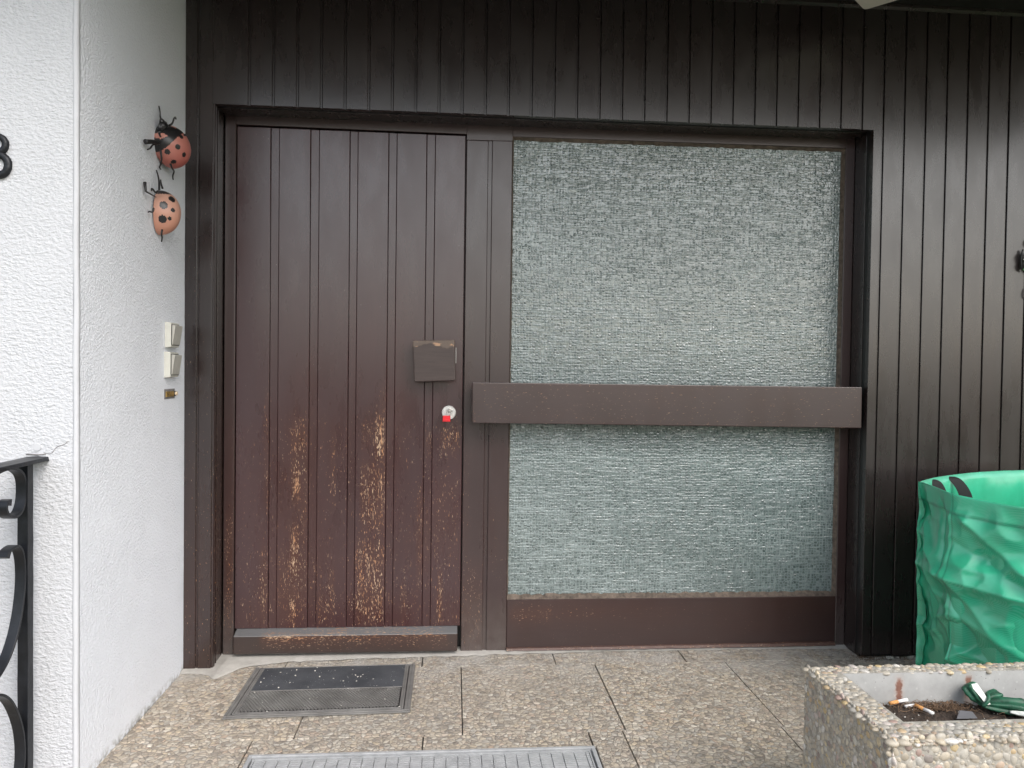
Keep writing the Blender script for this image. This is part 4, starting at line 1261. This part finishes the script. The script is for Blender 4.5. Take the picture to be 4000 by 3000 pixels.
# crumpled dark green net wrapper with paper tag
t = thing('green_wrapper', 'crumpled dark green net wrapper knotted in the middle, lying in the planter', 'wrapper', (2.51, -1.08, .32))
def lobe(g, a, b, r0, r1, seed, squash=.6, n=40, m=26):
    a, b = Vector(a), Vector(b); ax = (b - a); up = Vector((0, 0, 1)); sd_ = ax.cross(up).normalized(); up = sd_.cross(ax).normalized(); vs = []
    for i in range(m + 1):
        f_ = i / m
        rr = r0 + (r1 - r0) * math.sin(min(1, f_ * 1.15) * math.pi / 2)
        if f_ > .86: rr *= math.sqrt(max(.02, 1 - ((f_ - .86) / .14) ** 2))
        for k_ in range(n):
            an = 2 * math.pi * k_ / n
            fold = 1 + .22 * math.sin(an * 5 + seed + 2 * f_) * (1 - .3 * f_) + .22 * mnoise.noise(Vector((math.cos(an) * 1.5, math.sin(an) * 1.5, f_ * 4 + seed)))
            p = a + ax * f_ + (sd_ * math.cos(an) + up * math.sin(an) * squash) * rr * fold
            p.z = max(p.z, .3215)
            vs.append(p)
    fs = [(i * n + k_, i * n + (k_ + 1) % n, (i + 1) * n + (k_ + 1) % n, (i + 1) * n + k_) for i in range(m) for k_ in range(n)]
    fs.append(tuple(reversed(range(n)))); fs.append(tuple(m * n + k_ for k_ in range(n)))
    g.add(vs, fs, smooth=True)
g = MB()
lobe(g, (2.500, -1.105, .335), (2.478, -1.078, .372), .006, .019, 1.0, .8)
lobe(g, (2.500, -1.105, .334), (2.600, -1.120, .331), .007, .026, 4.0, .75)
lobe(g, (2.504, -1.095, .338), (2.560, -1.085, .345), .006, .017, 2.2, .8)
g.tube(smoothpts([(2.492, -1.118, .336), (2.503, -1.120, .350), (2.512, -1.108, .357), (2.518, -1.095, .350), (2.510, -1.09, .34)], 4), .0042, 8)
g.build('net', 'darkgreen', t)
g = MB(); vs = []
for i in range(9):
    f_ = i / 8
    c_ = Vector((2.486, -1.094, .378)).lerp(Vector((2.506, -1.118, .340)), f_)
    w2 = .0085 * (1 - .45 * f_); bend = .003 * math.sin(f_ * 3.1)
    for sg in (-1, 1):
        for d in (0, .0005):
            vs.append((c_.x + sg * w2, c_.y - bend - d - .012 * (1 - f_) * 0, c_.z + sg * w2 * .25 + (.002 if (i == 0 and sg < 0) else 0)))
fs = []
for i in range(8):
    b = i * 4
    fs += [(b, b + 4, b + 6, b + 2), (b + 1, b + 3, b + 7, b + 5), (b, b + 1, b + 5, b + 4), (b + 2, b + 6, b + 7, b + 3)]
fs += [(0, 2, 3, 1), (32, 33, 35, 34)]
g.add(vs, fs)
pt_ = g.build('paper_tag', 'paper', t)
g = MB(); lobe(g, (2.545, -1.135, .330), (2.575, -1.150, .330), .003, .007, 8., .8, 16, 10)
g.build('white_scrap', 'paper', t)
g = MB()
g.hexa([(2.405, -1.150, .3240), (2.455, -1.150, .3240), (2.460, -1.125, .328), (2.432, -1.122, .330), (2.405, -1.152, .3255), (2.455, -1.152, .3255), (2.460, -1.127, .3295), (2.432, -1.124, .3315)])
tag(g.build('plastic_tag', 'slate', bevel=.0004), 'flat grey plastic plant tag lying below the green wrapper', 'plant tag')

# ------------------------------------------------------------------ garden bag
t = thing('garden_bag', 'large bright green woven garden waste bag with open rim standing by the dark boards', 'bag', (3.15, -.5, .003))
foot = [(2.796, -.395), (2.786, -.425), (2.772, -.50), (2.759, -.580), (2.762, -.615), (2.80, -.68), (2.88, -.80), (3.10, -.92), (3.42, -.86), (3.60, -.62), (3.60, -.30), (3.44, -.13), (3.20, -.16), (2.95, -.28)]
fp = smoothpts([(x, y, 0) for x, y in foot], 28, True)
Pf = np.array([[p.x, p.y] for p in fp]); nS = len(Pf)
seg = np.linalg.norm(np.roll(Pf, -1, 0) - Pf, axis=1); S = np.concatenate([[0], np.cumsum(seg)[:-1]]); ST = seg.sum()
tan = np.roll(Pf, -1, 0) - np.roll(Pf, 1, 0); tan /= np.linalg.norm(tan, axis=1)[:, None]; NRM = np.stack([-tan[:, 1], tan[:, 0]], 1) * -1
cen = Pf.mean(0)
if ((Pf - cen) * NRM).sum() < 0: NRM = -NRM
s0 = S[28 * 3 + 14]   # front-left corner
def crease(s, z, s1, z1, s2, z2, amp, w_, sharp=3.0):
    d = np.array([s2 - s1, z2 - z1]); L_ = np.hypot(*d); d /= L_; n_ = np.array([-d[1], d[0]])
    u = (s - s1) * d[0] + (z - z1) * d[1]; v = (s - s1) * n_[0] + (z - z1) * n_[1]
    along = np.clip(np.minimum(u / .05 + 1, (L_ - u) / .07 + 1), 0, 1)
    prof = np.where(v > 0, np.exp(-np.abs(v / w_) ** 1.25), np.exp(-np.abs(v / (w_ / sharp)) ** 1.25))
    return amp * along * prof
HB = .745
nZ = 150
def bag_disp(s, z):
    d = np.zeros_like(s)
    C_ = [(-.02, .49, .42, .455, .020, .055, 3), (.05, .665, .24, .52, .018, .05, 3), (.22, .69, .50, .47, .016, .06, 3), (.02, .60, .22, .50, -.010, .05, 2), (0, .40, .5, .17, .020, .085, 2.4),
          (.0, .235, .5, .165, .018, .05, 4), (.12, .55, .45, .60, -.008, .05, 2), (.0, .50, .12, .36, .012, .035, 2), (.05, .12, .5, .09, .014, .05, 3), (.2, .33, .55, .30, -.014, .06, 2),
          (-.16, .62, -.03, .48, .014, .035, 3), (-.14, .50, -.02, .30, .012, .04, 2.5), (-.06, .70, -.015, .50, -.012, .02, 2), (-.15, .35, -.02, .16, .012, .04, 2), (-.09, .28, -.03, .06, -.010, .03, 2), (-.05, .17, .03, .05, .010, .03, 2),
          (.28, .62, .6, .66, .012, .05, 2), (.0, .445, .07, .33, -.010, .03, 2)]
    for a in C_: d = d + crease(s, z, *a)
    return d
Zs = np.linspace(0, 1, nZ + 1)
rows_ = []
srel = S - s0; srel = np.where(srel > ST / 2, srel - ST, srel)
seamv = []
for fz in Zs:
    rimh = HB - .018 * np.exp(-((srel - .22) / .22) ** 2)
    z = fz * rimh + .004
    # overall profile of the soft side
    prof = np.interp(fz, [0, .03, .10, .22, .40, .58, .72, .86, 1.0], [-.030, -.012, -.004, -.020, -.018, -.002, .012, .004, 0])
    d = bag_disp(srel, z)
    fade = np.clip((1 - fz) / .10, 0, 1) * np.clip(fz / .05, .3, 1)
    far = np.clip(1 - np.maximum(0, np.abs(srel) - .9) / .3, .3, 1)
    nz_ = np.array([mnoise.noise(Vector((Pf[i, 0] * 9, Pf[i, 1] * 9, z[i] * 7))) + .5 * mnoise.noise(Vector((Pf[i, 0] * 24, Pf[i, 1] * 24, z[i] * 18 + 5))) for i in range(nS)])
    rid = np.array([(.5 - abs(mnoise.noise(Vector((srel[i] * 5.5 + z[i] * 4.0, z[i] * 9.0 - srel[i] * 2.5, 3.3))))) + .5 * (.5 - abs(mnoise.noise(Vector((srel[i] * 12 - z[i] * 7, z[i] * 15 + srel[i] * 5, 7.7))))) - .6 for i in range(nS)])
    off = .030 * rid * fade + prof + (1.15 * d * fade * far) + .003 * nz_ * (.25 + .75 * fade)
    hem = .0022 if fz > .925 else 0
    sm = np.exp(-(srel / .007) ** 2) * .003 * (fz < .925)
    off = off + hem + sm - .010
    xy = Pf + NRM * off[:, None]
    rows_.append(np.column_stack([xy, z]))
    seamv.append(np.maximum(np.exp(-((np.abs(srel - .012)) / .0022) ** 2), np.exp(-((fz - .922) / .006) ** 2) * np.ones(nS)))
inner = []
for fz in (1.0, .97, .9, .8, .6, .3, .05):
    z = fz * (HB - .018 * np.exp(-((srel - .22) / .22) ** 2)) + .004
    k_ = min(nZ, int(round(fz * nZ)))
    nzz = np.array([mnoise.noise(Vector((Pf[i, 0] * 14, Pf[i, 1] * 14, fz * 9 + 8))) for i in range(nS)])
    inner.append(np.column_stack([rows_[k_][:, :2] - NRM * (.003 + (.006 + .006 * nzz[:, None]) * (1 - fz > .01)), z - (0.0 if fz < 1 else -.0005)]))
allr = rows_ + inner
V = np.concatenate(allr)
fs = []
for j in range(len(allr) - 1):
    for i in range(nS):
        i2 = (i + 1) % nS
        fs.append((j * nS + i, j * nS + i2, (j + 1) * nS + i2, (j + 1) * nS + i))
fs.append(tuple((len(allr) - 1) * nS + i for i in range(nS))); fs.append(tuple(range(nS)))
sv = np.concatenate(seamv + [np.zeros(nS)] * len(inner))
a_, b_ = Pf[0], Pf[1]
if (Pf[:, 0] * np.roll(Pf[:, 1], -1) - np.roll(Pf[:, 0], -1) * Pf[:, 1]).sum() < 0: fs = [tuple(reversed(f)) for f in fs]
g = MB(); g.add([tuple(v) for v in V], fs, smooth=True)
g.build('bag_body', 'bag', t, seam=lambda P: sv)
# black webbing straps hanging into the bag from the back rim
def strap(path, w_):
    P = smoothpts(path, 5); vs = []; fs = []
    for i, p in enumerate(P):
        tt = (P[min(i + 1, len(P) - 1)] - P[max(i - 1, 0)]).normalized()
        sd_ = Vector((.92, -.38, 0)); nn = tt.cross(sd_).normalized()
        for a, b in ((-1, -1), (1, -1), (1, 1), (-1, 1)):
            vs.append(p + sd_ * a * w_ / 2 + nn * b * .0011)
    for i in range(len(P) - 1):
        for a in range(4): fs.append((i * 4 + a, i * 4 + (a + 1) % 4, i * 4 + 4 + (a + 1) % 4, i * 4 + 4 + a))
    fs += [(3, 2, 1, 0), tuple((len(P) - 1) * 4 + a for a in range(4))]
    g = MB(); g.add(vs, fs); g.build('strap', 'strap', t)
strap([(2.872, -.322, .741), (2.880, -.330, .7445), (2.894, -.345, .735), (2.905, -.357, .70), (2.910, -.362, .64), (2.905, -.36, .56)], .034)
strap([(2.985, -.262, .741), (2.993, -.270, .7445), (3.008, -.288, .732), (3.026, -.306, .69), (3.034, -.316, .62), (3.030, -.318, .54)], .040)

# ------------------------------------------------------------------ ceiling lamp
t = thing('ceiling_lamp', 'square pale ceiling lamp turned cornerwise under the dark porch ceiling', 'lamp', (2.712, -.38, ZC))
c0 = Vector((2.7125, -.151)); du = Vector((-.0745, -.067)).normalized(); dv = Vector((.0765, -.0815)).normalized(); sl = .30
def dia(m0, z0, z1, rc=.014, n=5):
    cs = [c0 + (du + dv) * m0, c0 + du * (sl - m0) + dv * m0, c0 + (du + dv) * (sl - m0), c0 + dv * (sl - m0) + du * m0]
    pf = []
    for i in range(4):
        p, a, b = cs[i], cs[i - 1], cs[(i + 1) % 4]
        da, db = (a - p).normalized(), (b - p).normalized(); cc = p + (da + db) * rc
        for k_ in range(n + 1):
            an = k_ / n * math.pi / 2
            pf.append(tuple(cc - db * rc * math.cos(an) - da * rc * math.sin(an)))
    A_ = sum(pf[i][0] * pf[(i + 1) % len(pf)][1] - pf[(i + 1) % len(pf)][0] * pf[i][1] for i in range(len(pf)))
    if A_ < 0: pf = pf[::-1]
    return pf
g = MB(); g.prism(dia(0, 0, 0), 2.400, 2.408); g.build('diffuser', 'lampglass', t, bevel=.002)
g = MB(); g.prism(dia(.06, 0, 0), 2.4082, ZC - .0005); g.build('lamp_base', 'lampmetal', t, bevel=.002)

# ------------------------------------------------------------------ hanging flower ornament at the right edge
t = thing('flower_ornament', 'small white and green flower ornament on a black hanger on the dark boards', 'wall decoration', (3.46, -.005, 1.55))
ORN = t
g = MB()
g.tube(smoothpts([(3.472, -.012, 1.64), (3.455, -.012, 1.628), (3.450, -.012, 1.614), (3.458, -.012, 1.600), (3.470, -.012, 1.594)], 4), .004, 8)
g.tube([(3.474, -.010, 1.66), (3.474, -.010, 1.40)], .0035, 8)
g.tube(smoothpts([(3.428, -.012, 1.588), (3.4225, -.012, 1.56), (3.424, -.012, 1.52), (3.434, -.012, 1.505)], 4), .0032, 8)
g.tube(smoothpts([(3.452, -.010, 1.440), (3.448, -.012, 1.420), (3.451, -.01, 1.404), (3.474, -.01, 1.396)], 4), .0028, 8)
g.build('hanger', 'bugblack', t)
g = MB()
def petal(g, c, ax, ln, wd, th_, mi=0):
    c, ax = Vector(c), Vector(ax).normalized(); side = ax.cross(Vector((0, 1, 0))).normalized(); vs = []; n = 10
    for i in range(n + 1):
        f_ = i / n; w2 = wd * math.sin(math.pi * min(.97, max(.06, f_)) ** .8) / 2
        cup = -.012 * math.sin(f_ * 3.0)
        for sg, dy in ((-1, -.003), (0, 0.0), (1, -.003)):
            vs.append(c + ax * ln * f_ + side * sg * w2 + Vector((0, cup + dy, 0)))
        for sg, dy in ((1, -.003), (0, 0.0), (-1, -.003)):
            vs.append(c + ax * ln * f_ + side * sg * w2 + Vector((0, cup + dy + th_, 0)))
    fs = [(i * 6 + a, i * 6 + (a + 1) % 6, i * 6 + 6 + (a + 1) % 6, i * 6 + 6 + a) for i in range(n) for a in range(6)]
    fs += [(5, 4, 3, 2, 1, 0), tuple(n * 6 + a for a in range(6))]
    g.add(vs, fs, mi, smooth=True)
for an, ln, wd in ((100, .040, .028), (135, .034, .026), (185, .027, .026), (230, .026, .024), (60, .036, .026), (10, .034, .024), (-50, .03, .024), (-110, .03, .026)):
    petal(g, (3.449, -.026, 1.550), (math.cos(math.radians(an)), 0, math.sin(math.radians(an))), ln, wd, .0016)
g.build('petals', 'petal', t)
g = MB(); petal(g, (3.450, -.022, 1.540), (-.55, 0, -.75), .040, .028, .002); petal(g, (3.458, -.018, 1.535), (.3, 0, -.9), .042, .026, .002); g.build('leaves', 'leafg', t)


for c_ in ORN.children:
    c_.location.x += .022
    c_.location.y += .008 if c_.name.startswith(('petals', 'leaves')) else 0

# ------------------------------------------------------------------ litter at the foot of the boards
g = MB()
for k_ in range(150):
    if k_ < 70: x = random.gauss(2.86, .035); y = random.uniform(-.03, .02)
    else: x = random.uniform(2.85, 3.2); y = random.uniform(-.02, -.004)
    a = random.uniform(0, 6.28); l = random.uniform(.006, .02)
    g.tube([(x, y, .001), (x + .5 * l * math.cos(a), y - abs(.3 * l * math.sin(a)), .002 + l * random.uniform(.2, .8)), (x + l * math.cos(a), y - abs(l * .5 * math.sin(a)), .002 + l * random.uniform(0, .8))], [.0006, .0006, .0003], 4, 0, cap=False)
for k_ in range(160):
    x = random.choice([2.952, 3.037, random.uniform(2.85, 3.2)]) + random.gauss(0, .006); y = random.uniform(-.02, -.001); s = random.uniform(.0008, .003)
    g.disc((x, y, .001 + random.uniform(0, .008)), s, (random.uniform(-1, 1), random.uniform(-1, 0), 1), s * .7, 6, 1)
tag(g.build('dry_litter', ['twig', 'grit']), 'dry moss wisps and dust along the foot of the boards', 'litter', kind='stuff')
g = MB()
for k_ in range(70):
    u, v = random.uniform(.05, .95), random.uniform(.03, .97); p = mp(u, v, .0125 if v > .5 else .0105); s = random.choice([.0009, .0012, .0018, .0028])
    g.disc(p, s, (random.uniform(-.4, .4), random.uniform(-.4, .4), 1), s * .5, random.choice([5, 6, 7]), 0)
tag(g.build('plaster_crumbs', 'grit'), 'white plaster crumbs scattered on the doormat', 'crumbs', kind='stuff')

# ------------------------------------------------------------------ garden behind the camera (seen only as reflections)
g = MB(); nx, nz = 160, 14; vs = []
for side in (0, 1):
    for j in range(nz + 1):
        for i in range(nx + 1):
            x = -16 + 34 * i / nx; z = -.62 + 1.75 * j / nz
            y = -13 - side * 1.2
            d = .18 * mnoise.noise(Vector((x * 1.6, side * 9, z * 2))) + .09 * mnoise.noise(Vector((x * 6, side * 3, z * 6)))
            vs.append((x, y + d * (1 - 2 * side), z + (.12 * mnoise.noise(Vector((x * 2, 4, 0))) if j == nz else 0)))
W = nx + 1; half = W * (nz + 1); fs = []
for s_i in (0, 1):
    for j in range(nz):
        for i in range(nx):
            a = s_i * half + j * W + i; f_ = (a, a + 1, a + W + 1, a + W)
            fs.append(f_ if s_i else tuple(reversed(f_)))
for i in range(nx):
    a = nz * W + i; fs.append((a + 1, a, a + half, a + half + 1))
g.add(vs, fs, smooth=True)
tag(g.build('hedge', 'hedge'), 'clipped dark green garden hedge opposite the entrance', 'hedge')
